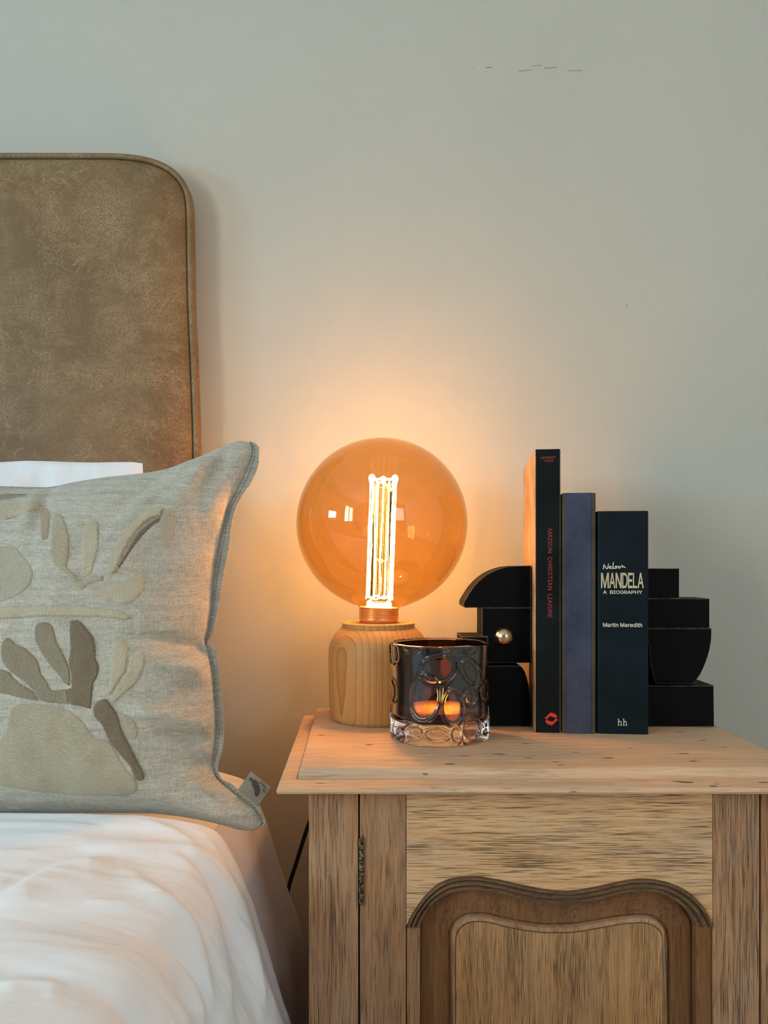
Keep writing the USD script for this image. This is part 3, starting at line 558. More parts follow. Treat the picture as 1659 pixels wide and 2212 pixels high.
cp = part(tum, 'coating', grid_mesh(lin, close_u=True), smoke_liner, True, label='dark brown inner coating with clear spots painted for the bubble lenses')
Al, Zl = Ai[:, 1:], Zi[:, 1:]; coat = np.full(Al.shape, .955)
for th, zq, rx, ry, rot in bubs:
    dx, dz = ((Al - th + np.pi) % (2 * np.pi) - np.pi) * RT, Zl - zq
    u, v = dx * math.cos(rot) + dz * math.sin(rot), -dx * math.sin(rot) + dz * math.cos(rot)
    coat = np.minimum(coat, np.clip(.12 + .84 * (np.sqrt((u / rx) ** 2 + (v / ry) ** 2) - .80) / .12, .12, .955))  # clear spots painted in for the way the bubbles bend the light
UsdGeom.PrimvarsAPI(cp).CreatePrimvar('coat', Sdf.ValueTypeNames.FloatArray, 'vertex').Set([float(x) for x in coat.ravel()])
zw = float(at(0, 1527, DT)[2]); 
candle = thing('candle', 'cream wax candle burning inside the dark glass tumbler', 'candle', (tx, ty, ZT + .0204))
rw = RT - wall_t - .0045
part(candle, 'wax', lathe([(0, ZT + .0204), (rw - .004, ZT + .0204), (rw - .001, ZT + .026), (rw, zw - .001), (rw - .001, zw), (rw - .004, zw - .0006), (.006, zw - .001), (0, zw - .001)], 64, (tx, ty, 0)), wax_mat, 30)
fx = float(at(954, 0, DT)[0])
wk = part(candle, 'wick', tube([(fx, ty, zw - .001), (fx + .0006, ty, zw + .004), (fx + .0014, ty, zw + .008)], .0006, 6), wick_mat, True)
part(candle, 'flame', lathe([(1e-5, zw + .005), (.0016, zw + .0065), (.0026, zw + .0095), (.0024, zw + .0125), (.0014, zw + .0165), (1e-5, zw + .0215)], 20, (fx + .001, ty, 0)), flame_mat, True)

# ------------------------------------------------------------------ books
def frame(x, d, deg):
    a = math.radians(deg); o = np.array([x, D(d), ZT + .0003])
    return lambda m: trimesh.Trimesh(np.stack([o[0] + v[:, 0] * math.cos(a) + v[:, 1] * math.sin(a), o[1] - v[:, 0] * math.sin(a) + v[:, 1] * math.cos(a), o[2] + v[:, 2]], 1) if (v := as_vf(m)[0]) is not None else 0, as_vf(m)[1], process=False)
def shell(w, dep, h, t, rnd, groove=.004):
    "covers and spine in one U-shaped sheet, plan view swept up"
    half = []
    n = 8
    for k in range(n + 1):   # rounded spine corner
        b = math.pi / 2 * k / n
        half.append((rnd - rnd * math.cos(b) if False else rnd * (1 - math.sin(b)), rnd * (1 - math.cos(b))))
    half = half[::-1]        # from side (0, rnd) to front (rnd, 0)
    left = [(0, dep), (0, groove + .010), (.0010, groove + .0065), (.0012, groove + .0045), (.0006, groove + .002)] + [(x, y) for x, y in half]
    right = [(w - x, y) for x, y in reversed(left)]
    outer = left + right
    inner = [(w - t, dep), (w - t, t + .006), (w - t - .003, t + .001), (t + .003, t + .001), (t, t + .006), (t, dep)]
    return outer + inner
def plan_prism(ring, z0, z1, b=.0006):
    m = prism(ring, z0, z1, b); v = m.vertices.copy(); m = trimesh.Trimesh(v[:, [0, 2, 1]], m.faces, process=False); trimesh.repair.fix_normals(m); return m
def put_text(mesh, x0, x1, z0, z1, y=-.00025, rot=False):
    "fit lettering (reading along +x) into a box on the spine"
    v = mesh.vertices.copy(); lo, hi = v[:, :2].min(0), v[:, :2].max(0); u = (v[:, :2] - lo) / (hi - lo)
    if rot: X, Z = x0 + u[:, 1] * (x1 - x0), z1 - u[:, 0] * (z1 - z0)
    else: X, Z = x0 + u[:, 0] * (x1 - x0), z0 + u[:, 1] * (z1 - z0)
    t = v[:, 2] / max(v[:, 2].max(), 1e-9)
    return fix(trimesh.Trimesh(np.stack([X, y + (1 - t) * .0003, Z], 1), mesh.faces, process=False))
def book(name, label, x, d, deg, w, h, dep, t, cover_mat, rnd=.003):
    fr = frame(x, d, deg)
    b = thing(name, label, 'book', (x, D(d), ZT), 'books between the bookends')
    part(b, 'cover', fr(plan_prism(shell(w, dep, h, t, rnd), 0, h, .0007)), cover_mat, 35)
    part(b, 'pages', fr(box(t + .0004, w - t - .0004, t + .0055, dep - .005, .004, h - .004, .0004)), page_mat, 25)
    return b, fr
def local(px_, py_, x, d): p = at(px_, py_, d); return p[0] - x, p[2] - ZT - .0003

# tall black book: dark spine, tan boards
x, d, deg, w, h, dep = .1714, .875, 6.4, .0290, .3215, .178
tb, fr = book('art_book', 'tallest book in the row, black spine with red lettering and tan covers', x, d, deg, w, h, dep, .0028, cover_tan, .0022)
sp = [(-.0002, .0085), (-.0002, .0022), (.0004, .0008), (.0018, -.0002), (w - .0018, -.0002), (w - .0004, .0008), (w + .0002, .0022), (w + .0002, .0022 + .020), (w + .0000, .022), (w, .0022), (w - .002, .0004), (.002, .0004), (.0000, .0022), (.0000, .0085)]
spm = plan_prism([(.0007, .0052), (.00035, .0016), (.0016, -.0006), (w - .0016, -.0006), (w - .0003, .0014), (w - .0007, .0052)], .0, h, .0004)
part(tb, 'spine', fr(spm), spine_black, 35, label='black cloth spine')
def lab(px_, py_): return local(px_, py_, x, d)
X0 = lab(1183, 0)[0]; X1 = lab(1192, 0)[0]
part(tb, 'lettering', fr(put_text(meshkit.text_mesh('MAISON  CHRISTIAN  LIAIGRE', .005, .0003), X0, X1, lab(0, 1334)[1], lab(0, 1143)[1], -.00085, rot=True)), ink_red, False, label='red title lettering')
part(tb, 'lettering', fr(put_text(meshkit.text_mesh('HERBERT', .003, .0003), lab(1168, 0)[0], lab(1200, 0)[0], lab(0, 992)[1], lab(0, 986.5)[1], -.00085)), ink_red, False, label='small red author lettering')
part(tb, 'lettering', fr(put_text(meshkit.text_mesh('YPMA', .003, .0003), lab(1174, 0)[0], lab(1195, 0)[0], lab(0, 999)[1], lab(0, 994)[1], -.00085)), ink_red, False, label='small red author lettering')
# two leaping dolphins that circle each other
dol = [(-1.0, .12), (-.72, .16), (-.55, .42), (-.36, .66), (-.14, .78), (-.10, 1.0), (.10, .84), (.38, .80), (.62, .62), (.78, .36), (.74, .16), (.62, .12), (.46, .22), (.30, .20), (.14, .32), (-.05, .36), (-.25, .30), (-.44, .12), (-.52, -.04), (-.50, -.26), (-.68, -.06)]
d1 = Polygon(dol).buffer(.03).buffer(-.03); d2 = affinity.rotate(d1, 180, origin=(0, 0)); em = affinity.translate(unary_union([affinity.translate(d1, 0, .05), affinity.translate(d2, 0, -.05)]), 0, 0)
part(tb, 'emblem', fr(put_text(poly_mesh(em, .0003), lab(1174, 0)[0], lab(1206, 0)[0], lab(0, 1567)[1], lab(0, 1537)[1], -.00085)), ink_red_bright, False, label='red emblem of two circling dolphins')

# blue book
x, d, deg, w, h, dep = .2016, .871, 6.3, .0374, .2715, .120
bb, fr = book('linen_book', 'middle book with plain blue-grey cloth spine and brown boards', x, d, deg, w, h, dep, .0028, cover_brown, .0025)
part(bb, 'spine', fr(plan_prism([(.0036, .004), (.0034, .0004), (.0046, -.0012), (w - .0056, -.0012), (w - .0044, .0004), (w - .0046, .004)], .0, h, .0005)), spine_blue, 35, label='blue-grey cloth spine')

# dark green book with gold lettering
x, d, deg, w, h, dep = .2402, .868, 5.8, .0570, .2508, .118
gb, fr = book('biography_book', 'thick dark teal book with gold and white spine lettering', x, d, deg, w, h, dep, .0028, cover_teal, .0040)
LB = lambda px_, py_: local(px_, py_, x, d)
def word(t, x0, x1, y0, y1, mt, bold=True, lbl=None): part(gb, 'lettering', fr(put_text(meshkit.text_mesh(t, .01, .0003, bold=bold), LB(x0, 0)[0], LB(x1, 0)[0], LB(0, y1)[1], LB(0, y0)[1], -.0003)), mt, False, label=lbl)
# condensed capitals built letter by letter
def condensed(text, x0, x1, widths, gap=.06):
    tot = sum(widths) + gap * (len(text) - 1); s = (x1 - x0) / tot; c = x0
    for ch, wd in zip(text, widths):
        yield ch, c, c + wd * s; c += (wd + gap) * s
mand = [put_text(meshkit.text_mesh(ch, .01, .0003, bold=True), LB(a0, 0)[0], LB(a1, 0)[0], LB(0, 1270.5)[1], LB(0, 1237)[1], -.0003) for ch, a0, a1 in condensed('MANDELA', 1297.8, 1387.5, [1.25, .92, .95, .86, .70, .66, .95])]
part(gb, 'lettering', fr(join(*mand)), foil_gold, False, label='tall gold capitals')
word('A  BIOGRAPHY', 1302.3, 1384.5, 1275.3, 1282.8, foil_pale, lbl='small pale capitals')
word('Martin Meredith', 1302, 1384.5, 1345.0, 1354.2, foil_pale, lbl='pale author name')
strokes = [[(.02, .02), (.05, .62), (.04, .70), (.17, .03), (.21, .10), (.25, .78)], [(.27, .22), (.34, .30), (.38, .40), (.34, .46), (.29, .34), (.30, .14), (.36, .08), (.43, .16)], [(.47, 1.0), (.45, .5), (.47, .08), (.50, .14)],
           [(.62, .48), (.56, .44), (.55, .34), (.61, .28), (.61, .16), (.53, .10)], [(.72, .46), (.67, .36), (.68, .20), (.74, .14), (.79, .26), (.77, .42), (.72, .46)], [(.85, .62), (.86, .40), (.87, .30), (.92, .44), (.95, .32), (1.0, .24)]]
nel = unary_union([LineString(np.array(s) * [4.2, 1.35]).buffer(.085) for s in strokes])
part(gb, 'lettering', fr(put_text(poly_mesh(nel, .0003), LB(1302, 0)[0], LB(1350, 0)[0], LB(0, 1230)[1], LB(0, 1214.5)[1], -.0003)), foil_pale, False, label='pale handwritten name')
def serif_h(o):
    bar = [Polygon([(o + .12, 0), (o + .26, 0), (o + .26, 1.5), (o + .12, 1.5)]), Polygon([(o, 0), (o + .40, 0), (o + .40, .09), (o, .09)]), Polygon([(o, 1.40), (o + .26, 1.44), (o + .26, 1.5), (o, 1.5)]),
           Polygon([(o + .60, 0), (o + .74, 0), (o + .74, .70), (o + .60, .70)]), Polygon([(o + .48, 0), (o + .88, 0), (o + .88, .09), (o + .48, .09)])]
    arc = LineString([(o + .2, .70), (o + .32, .88), (o + .48, .94), (o + .62, .86), (o + .67, .66)]).buffer(.075)
    return unary_union(bar + [arc])
part(gb, 'emblem', fr(put_text(poly_mesh(unary_union([serif_h(0), serif_h(.98)]), .0003), LB(1332.8, 0)[0], LB(1353.6, 0)[0], LB(0, 1566)[1], LB(0, 1551.5)[1], -.0003)), foil_pale, False, label='pale hh monogram')

# ------------------------------------------------------------------ bookends
def shape(pts, d): return [tuple(XZ(x, y, d)) for x, y in pts]
DB = .905; zt = ZT + .0003
lb_ = thing('bookend', 'black geometric wooden bookend with brass ball, left of the books', 'bookend', (float(at(1100, 0, DB)[0]), D(DB), ZT), 'pair of black bookends')
def fixz(r): return [(x, max(z, zt)) for x, z in r]
arc = [(1121 + 29 * math.sin(t), 1573 - 135 * math.cos(t)) for t in np.linspace(0.06, math.pi / 2, 18)]
low = [(1150, 1578), (1000, 1578), (1000, 1450), (1016, 1438)] + [(1121, 1438)] + arc[1:]
arcl = [(1150 - 28 * (1 - math.sin(t)) , 1573 - 135 * math.cos(t)) for t in np.linspace(0, math.pi / 2, 18)]
low = [(1150, 1580), (1000, 1580), (1000, 1438.5)] + [(1122 + 28 * math.sin(t), 1573 - 134.5 * math.cos(t)) for t in np.linspace(0, math.pi / 2, 18)]
part(lb_, 'arch_block', prism(fixz(shape(low, DB)), D(DB), D(DB + .062), .0008), black_wood, 30)
part(lb_, 'square_block', prism(shape(rect(997.5, 1053, 1438.3, 1375.5), DB), D(DB), D(DB + .060), .0008), black_wood, 30)
part(lb_, 'square_block', prism(shape(rect(1041, 1147.5, 1437, 1313.5), DB + .008) if False else shape([(1053.4, 1432), (1147, 1432), (1147, 1313.5), (1041, 1313.5), (1041, 1374.8), (1053.4, 1374.8)], DB + .006), D(DB + .006), D(DB + .055), .0008), black_wood, 30)
qa = [(1147, 1313)] + [(1147, 1221.5), (1110, 1222.5)] + [tuple(p) for p in smooth_curve([(1095, 1224), (1067, 1233), (1045, 1246), (1026, 1264), (1011, 1285), (1001, 1306), (1001.5, 1311), (1005, 1313)], 24)]
part(lb_, 'quarter_dome', prism(shape(qa, DB + .004), D(DB + .004), D(DB + .058), .0010), black_wood, 30)
part(lb_, 'brass_ball', ball(at(1087.5, 1375, DB + .006), 20.8 * DB / F, 4, (.92, .8, 1.06)) if False else (lambda b: b)(ball(at(1088, 1375, DB + .006), 21 * DB / F, 4)), brass_mat, True, label='polished brass ball')
rbk = thing('bookend', 'black stepped wooden bookend with bowl shape, right of the books', 'bookend', (float(at(1460, 0, DB)[0]), D(DB), ZT), 'pair of black bookends')
X0 = .3100
def clipx(r): return [(max(x, X0), max(z, zt)) for x, z in r]
part(rbk, 'base_block', prism(clipx(shape([(1370, 1580), (1543, 1580), (1542, 1481), (1370, 1481)], DB)), D(DB), D(DB + .078), .0008), black_wood, 30)
bowl = [(1377, 1357.5), (1537.5, 1357.5)] + [tuple(p) for p in smooth_curve([(1537, 1380), (1533, 1404), (1525, 1430), (1514, 1455), (1497, 1477.5)], 20)] + [(1418, 1477.5)] + [tuple(p) for p in smooth_curve([(1412, 1466), (1405, 1430), (1401, 1390), (1395, 1375)], 12)]
bz = float(at(0, 1481, DB)[2])
part(rbk, 'bowl_block', prism([(max(a, X0), max(b, bz)) for a, b in shape(bowl, DB + .010)], D(DB + .010), D(DB + .062), .0010), black_wood, 30)
z_b = float(at(0, 1357.5, DB + .010)[2])
r1 = [(a, max(b, z_b)) for a, b in clipx(shape([(1370, 1360), (1533, 1360), (1533, 1293), (1370, 1293)], DB + .014))]
part(rbk, 'step_block', prism(r1, D(DB + .014), D(DB + .062), .0008), black_wood, 30)
z_c = r1[2][1]
part(rbk, 'step_block', prism([(a, max(b, z_c)) for a, b in clipx(shape([(1370, 1296), (1467.5, 1296), (1467.5, 1228), (1370, 1228)], DB + .014))], D(DB + .014), D(DB + .062), .0008), black_wood, 30)

# ------------------------------------------------------------------ bed: headboard, base, mattress, duvet, pillow, cushion
DH = 1.104
bed = thing('bed', 'upholstered bed headboard in worn tan-brown leather', 'bed', (-1.0, D(.9), 0))
edge = [(-700, 332.5), (100, 331.5), (240, 332), (285, 335), (320, 341), (352, 352), (378, 368), (398, 390), (410, 416), (415, 450), (416.5, 520), (417.5, 600), (420, 690), (424, 780), (427.5, 870), (430, 960), (431, 1040), (433, 1400), (433, 1960)]
eo = np.array([XZ(x, y, DH) for x, y in smooth_curve(edge, 150)])
ring = [tuple(p) for p in eo] + [(float(eo[0, 0]), float(eo[-1, 1]))]
body = ccw(ring)
part(bed, 'headboard', prism(body, D(DH + .002), D(DH + .024), .009, 4), leather, 40)
pr = inset(body, .0085)
n = len(pr)
dome = []
for i, y in ((.0075, .004), (.0086, -.0005), (.0105, -.0028), (.015, -.0062), (.022, -.0100), (.032, -.0138), (.044, -.0165), (.058, -.0180)):
    ext = Polygon(body).buffer(-i).exterior
    dome.append([(q_.x, D(DH) + y, q_.y) for q_ in (ext.interpolate(ext.project(Point(*p_))) for p_ in inset(body, i))])
P = np.array(dome); c = cap(P[-1][:, [0, 2]])
part(bed, 'front_panel', fix(trimesh.Trimesh(P.reshape(-1, 3), np.vstack([grid_mesh(P, close_v=True).faces, c + (len(P) - 1) * n]), process=False)), leather, 45)
rp = inset(body, .0040)
pth = np.array([(x, D(DH) - .0004, z) for x, z in rp])
part(bed, 'piping', tube(pth, .0042, 10, closed=True), leather, True)
sm = np.array([(x, D(DH) + .0006, z) for x, z in inset(body, .0082)])
part(bed, 'seam', tube(sm, .0013, 6, closed=True), leather_dark, True, label='dark seam inside the piping')
part(bed, 'base', box(-1.9, -.20, D(-.9), D(DH - .01), .0, .198, .004), leather, 30)

# profile of the bed's side, far end: (x, z below the camera)
PR = np.array([(-1.9, -.2440), (-1.2, -.2440), (-.60, -.2440), (-.40, -.2440), (-.30, -.2455), (-.2485, -.2475), (-.205, -.2535), (-.170, -.2635), (-.150, -.290), (-.134, -.326), (-.116, -.3815), (-.102, -.423), (-.090, -.463), (-.083, -.52), (-.080, -.62)])
def bed_sheet(name, d0, d1, off, drop, nd=180, ns_=260, wr=1.0, seed=1, lump=None):
    s = np.r_[0, np.cumsum(np.linalg.norm(np.diff(PR, axis=0), axis=1))]; t = np.linspace(0, 1, ns_) ** .75 * s[-1]
    t = np.sort(np.r_[np.linspace(0, s[4], 90), np.linspace(s[4], s[-1], ns_ - 90)])
    base = np.stack([PchipInterpolator(s, PR[:, k])(t) for k in (0, 1)], 1)
    tg = np.gradient(base, axis=0); tg /= np.linalg.norm(tg, axis=1, keepdims=True); nr = np.stack([-tg[:, 1], tg[:, 0]], 1)
    d = np.linspace(d0, d1, nd)
    Dg, T = np.meshgrid(d, t, indexing='ij')
    return base, nr, d, Dg, T, s
def sheet_surface(base, nr, Dg, disp, shift):
    X = base[None, :, 0] + nr[None, :, 0] * disp + shift; Zc = base[None, :, 1] + nr[None, :, 1] * disp
    return np.stack([X, CAM_Y + Dg, CAM_Z + Zc], -1)
# mattress with a fitted sheet
base, nr, d, Dg, T, s = bed_sheet('m', .20, 1.020, 0, 0)
side = np.clip((T - s[5]) / .1, 0, 1)
P0 = np.stack([Dg * 30, T * 8, Dg * 0], -1)
disp = -.0168 - .005 * side + side * (.004 * np.sin(Dg * 70 + 3 * meshkit.noise(np.stack([T * 9, Dg * 4, Dg * 0], -1), 2)) + .006 * (meshkit.fbm(np.stack([T * 7, Dg * 22, Dg * 0], -1), 3, 4) - .5))
S_ = sheet_surface(base, nr, Dg, disp, 0.0)
S_[..., 0] = np.maximum(S_[..., 0], -1.88); S_[..., 2] = np.maximum(S_[..., 2], .205)
def thicken_down(S_, zb):   # close the cloth's underside
    n0, n1 = S_.shape[:2]
    low = S_.copy(); low[..., 2] = zb
    top = grid_mesh(S_, flip=False)
    rim = [grid_mesh(np.stack([S_[0], low[0]], 0)), grid_mesh(np.stack([S_[-1], low[-1]], 0)), grid_mesh(np.stack([S_[:, 0], low[:, 0]], 0)), grid_mesh(np.stack([S_[:, -1], low[:, -1]], 0))]
    bot = grid_mesh(np.stack([[S_[0, 0], S_[0, -1]], [S_[-1, 0], S_[-1, -1]]]) * [1, 1, 0] + [0, 0, zb])
    return join(top, *rim, bot)
mt = solo('mattress', thicken_down(S_, .20), cotton, 50, 'white sheeted mattress edge glowing orange beside the cabinet', 'mattress', None, (-1.0, D(.6), .20))
# duvet over it, its hem just in front of the cushion
base, nr, d, Dg, T, s = bed_sheet('d', .22, .778, 0, 0, 300, 380)
side = np.clip((T - s[4]) / .16, 0, 1)
q = Dg + (T - s[5]) * -.22
nz = lambda a, b, sd, o=3: meshkit.fbm(np.stack([a, b, a * 0], -1), o, sd) - .5
fold = np.sin((q + .05 * nz(T * 6, Dg * 5, 9)) * 78 + 2.6 * nz(T * 3.0, Dg * 6, 5) * 2)
fold = np.sign(fold) * np.abs(fold) ** .8
disp = side * (.0075 * fold * np.clip(.35 + 1.6 * nz(T * 5, Dg * 9, 14), 0, 1) + .010 * nz(T * 8, q * 26, 6, 4)) + (1 - side * .6) * (.010 * nz(T * 4.5, Dg * 12, 21, 3) + .0035 * nz(T * 9 + Dg * 6, Dg * 46, 8, 3))
# one raised crease running across the top
cr = (Dg - .64 - .10 * (T - s[2]) + .03 * nz(T * 4, T * 0, 3)); disp += (1 - side) * .006 * np.exp(-(cr / .012) ** 2) * np.clip((s[5] - T) / .1, 0, 1)
S0 = sheet_surface(base, nr, Dg, disp, 0.0); qx = S0[..., 0] / Dg * F + CX; qy = HORIZON - (S0[..., 2] - CAM_Z) / Dg * F
for pts, amp, sg in (([(405, 1782), (455, 1826), (487, 1890), (512, 1960), (540, 2060), (560, 2150), (580, 2240)], .0050, 11), ([(345, 1836), (400, 1868), (432, 1915), (456, 1975), (472, 2040), (486, 2120), (494, 2240)], .0055, 12),
        ([(255, 1870), (310, 1908), (365, 1945), (405, 1990), (430, 2060), (446, 2140), (458, 2240)], .0045, 12), ([(512, 1900), (545, 2010), (572, 2110), (606, 2230)], .0040, 9), ([(320, 2050), (380, 2095), (412, 2150), (432, 2240)], .0045, 13),
        ([(470, 1870), (500, 1935), (527, 2020), (548, 2110), (566, 2230)], .0028, 7), ([(-20, 1952), (40, 1926), (110, 1890), (180, 1868), (250, 1861)], .0060, 13), ([(-20, 1779), (120, 1781), (230, 1790)], .0022, 6),
        ([(180, 1945), (260, 1950), (330, 1944), (372, 1948)], .0025, 7), ([(-20, 2135), (60, 2128), (150, 2140)], .0035, 12), ([(300, 1775), (380, 1800), (440, 1850)], .0030, 8)):
    c_ = smooth_curve(pts, 60); dist = np.full(qx.shape, 1e9); tb = np.zeros(qx.shape)
    for k in range(60):
        dd = np.hypot(qx - c_[k, 0], qy - c_[k, 1]); m_ = dd < dist; dist[m_] = dd[m_]; tb[m_] = k / 59
    k_ = np.clip((tb * 59).astype(int), 0, 58); tx_, ty_ = c_[k_ + 1, 0] - c_[k_, 0], c_[k_ + 1, 1] - c_[k_, 1]
    sd = np.sign((qx - c_[k_, 0]) * ty_ - (qy - c_[k_, 1]) * tx_) * dist      # + on the right of the fold
    taper = np.clip(tb / .25, 0, 1) * np.clip((1 - tb) / .2, 0, 1)
    disp += amp * taper * (np.exp(-(np.minimum(sd, 0) / (sg * 2.2)) ** 2) * (sd <= 0) + np.exp(-(np.maximum(sd, 0) / sg) ** 2) * (sd > 0)) - .35 * amp * taper * np.exp(-((sd - sg * 2.0) / (sg * 1.3)) ** 2)
hem = np.clip((.778 - Dg) / .02, 0, 1); disp = disp * hem ** .5 - .010 * (1 - np.sqrt(1 - (1 - hem) ** 2))
S_ = sheet_surface(base, nr, Dg, disp, 0.0)
und = sheet_surface(base, nr, Dg, np.full_like(disp, -.0125), 0.0)
rim = [grid_mesh(np.stack([S_[k], und[k]], 0)) for k in (0, -1)] + [grid_mesh(np.stack([S_[:, k], und[:, k]], 0)) for k in (0, -1)]
solo('duvet', join(grid_mesh(S_), grid_mesh(und, flip=True), *rim), cotton, 60, 'rumpled white duvet draped over the bed edge', 'duvet', None, (-.6, D(.5), CAM_Z - .3))

# a soft pillow-like body between four boundary curves in a leaning plane
def plane_pt(px_, py_, d0, k, z0=0.0):
    dd = (d0 + k * (0 - z0)) / (1 + k * (np.asarray(py_, float) - HORIZON) / F)
    return at(px_, py_, dd)
def coons(L, R_, B, T_, nu, nv):
    "curves as pixel lists: L, R bottom to top; B, T left to right"
    l, r = smooth_curve(L, nv), smooth_curve(R_, nv); b, t = smooth_curve(B, nu), smooth_curve(T_, nu)
    u, v = np.linspace(0, 1, nu), np.linspace(0, 1, nv); U, V = np.meshgrid(u, v, indexing='ij'); U, V = U[..., None], V[..., None]
    return (1 - V) * b[:, None] + V * t[:, None] + (1 - U) * l[None] + U * r[None] - ((1 - U) * (1 - V) * b[0] + U * (1 - V) * b[-1] + (1 - U) * V * t[0] + U * V * t[-1]), U[..., 0], V[..., 0]

# white pillow behind
kP = .22
RP = [(300, 1600), (318, 1400), (312, 1100), (308, 1001)]; LP = [(-700, 1600), (-715, 1400), (-700, 1100), (-690, 1003)]
BP = [(-700, 1600), (-200, 1620), (300, 1600)]; TP = [(-690, 1003), (-200, 990), (0, 998), (60, 995.5), (200, 999), (280, 998), (308, 1001)]
G, U, V = coons(LP, RP, BP, TP, 120, 80)
base3 = plane_pt(G[..., 0], G[..., 1], .965, kP)
e = (1 - np.abs(2 * U - 1) ** 3.0) * (1 - np.abs(2 * V - 1) ** 3.0); e = np.clip(e, 0, 1) ** .55
nP = np.array([0, -1, kP]); nP = nP / np.linalg.norm(nP)
wr = (meshkit.fbm(np.stack([U * 14, V * 6, U * 0], -1), 4, 3) - .5) * .022 * np.clip(e * 3, 0, 1)
fr_ = base3 + nP * (e * .030 + wr)[..., None]; bk = base3 - nP * (e * .018)[..., None]
rimc = np.concatenate([np.stack([fr_[:, 0], bk[:, 0]], 0)], 0)
solo('pillow', join(grid_mesh(fr_), grid_mesh(bk, flip=True)), cotton, 60, 'white pillow peeping out between cushion and headboard', 'pillow', None, (-.55, D(.95), CAM_Z - .2))

# linen cushion
kC, dC = .29, .877
RIN = [(561, 1787), (566, 1777), (560, 1762), (547, 1745), (513, 1718), (488, 1698), (467, 1677), (459, 1650), (464, 1610), (466, 1560), (462, 1490), (456, 1440), (449, 1404), (444, 1386), (449, 1362), (454, 1333), (460, 1268), (464, 1221), (475, 1173), (494, 1096), (516, 1053), (534, 1012), (544, 985), (546, 968), (540, 957)]
ROUT = [(563, 1789), (574, 1777), (568, 1760), (557, 1742), (523, 1713), (498, 1692), (480, 1683), (471, 1661), (482, 1612), (484.5, 1574), (476, 1481), (467, 1403), (450, 1387), (458, 1375), (471, 1322), (482, 1255), (495, 1184), (504.5, 1117), (521, 1076), (546, 1038), (560, 997), (560.5, 969), (550, 957), (538, 953.5)]
BC = [(-330, 1764), (-200, 1757), (0, 1756), (150, 1756), (250, 1756), (318, 1757), (374, 1762), (430, 1771), (486, 1784), (520, 1793), (545, 1795), (561, 1787)]
TC = [(-330, 960), (-280, 985), (-200, 1020), (-80, 1052), (0, 1057), (93, 1058), (150, 1047), (224, 1034), (306, 1024), (355, 1015), (404, 997), (460, 974), (495, 958), (520, 952), (540, 957)]
LC = [(-330 - (x - 561) * .9, y) for x, y in RIN[::2]]; LC[0] = BC[0]; LC[-1] = TC[0]
G, U, V = coons(LC, RIN, BC, TC, 200, 170)
base3 = plane_pt(G[..., 0], G[..., 1], dC, kC)
nC = np.array([0, -1, kC]); nC = nC / np.linalg.norm(nC)
eu = np.clip(1 - np.abs(2 * U - 1) ** 2.6, 0, 1); ev = np.clip(1 - np.abs(2 * V - 1) ** 2.6, 0, 1); e = (eu * ev) ** .62
pxg, pyg = G[..., 0], G[..., 1]
gau = lambda x, y, sx, sy, rot=0: np.exp(-((((pxg - x) * math.cos(rot) + (pyg - y) * math.sin(rot)) / sx) ** 2 + ((-(pxg - x) * math.sin(rot) + (pyg - y) * math.cos(rot)) / sy) ** 2))
wr = (meshkit.fbm(np.stack([U * 9, V * 8, U * 0], -1), 3, 12) - .5) * .010
near = np.exp(-(1 - U) / .10)
wr = wr + near * (.006 * np.sin(V * 46 + 2 * meshkit.noise(np.stack([U * 6, V * 5, U * 0], -1), 4)) * np.clip(.3 + 1.4 * (meshkit.noise(np.stack([U * 2, V * 9, U * 0], -1), 6) - .2), 0, 1.2))
wr += -.013 * gau(440, 1405, 90, 12, .12) + .010 * gau(415, 1455, 90, 22, .1) - .012 * gau(420, 1592, 75, 13, .25) + .009 * gau(400, 1560, 80, 20, .2) - .010 * gau(470, 1030, 18, 90, .5) - .006 * gau(470, 1690, 16, 60, -.6)
wr += .006 * gau(300, 1165, 14, 110, .6) - .006 * gau(285, 1190, 14, 100, .6) + .004 * gau(100, 1120, 16, 70) - .005 * gau(125, 1120, 14, 70) - .004 * gau(60, 1085, 120, 14, -.1)
wr *= np.clip(e * 4, 0, 1)
front = base3 + nC * (e * .074 + wr)[..., None]; back = base3 - nC * (e * .030)[..., None]
cu = thing('cushion', 'grey-green linen cushion with embroidered plant motif on the bed', 'cushion', (-.35, D(.80), CAM_Z - .25))
part(cu, 'cover', join(grid_mesh(front), grid_mesh(back, flip=True)), linen, 60)
# flat stitched flange down the right side
ri, ro = smooth_curve(RIN, 140), smooth_curve(ROUT, 140)
a, b = plane_pt(ri[:, 0], ri[:, 1], dC, kC), plane_pt(ro[:, 0], ro[:, 1], dC, kC)
P = np.stack([a - nC * -.0012, b * .12 + a * .88 + nC * .0004, b * .18 + a * .82 + nC * .0016, b * .97 + a * .03 + nC * .0014, b, b * .97 + a * .03 - nC * .0014, a - nC * .0014], 0)
fl = part(cu, 'flange', grid_mesh(P), linen_flange, 40)
ttop = plane_pt(*smooth_curve(TC, 120).T, dC, kC)
tt = smooth_curve(TC, 120); up = tt + np.stack([np.zeros(120), -11 * np.clip(1 - np.abs(tt[:, 0]) / 700, .2, 1) * (tt[:, 0] < 330)], 1)
a2, b2 = ttop, plane_pt(up[:, 0], up[:, 1], dC, kC)
P2 = np.stack([a2 - nC * .006 , b2 - nC * .006, b2 - nC * .0085, a2 - nC * .0085], 0)
part(cu, 'flange', grid_mesh(P2), linen_flange, 40)
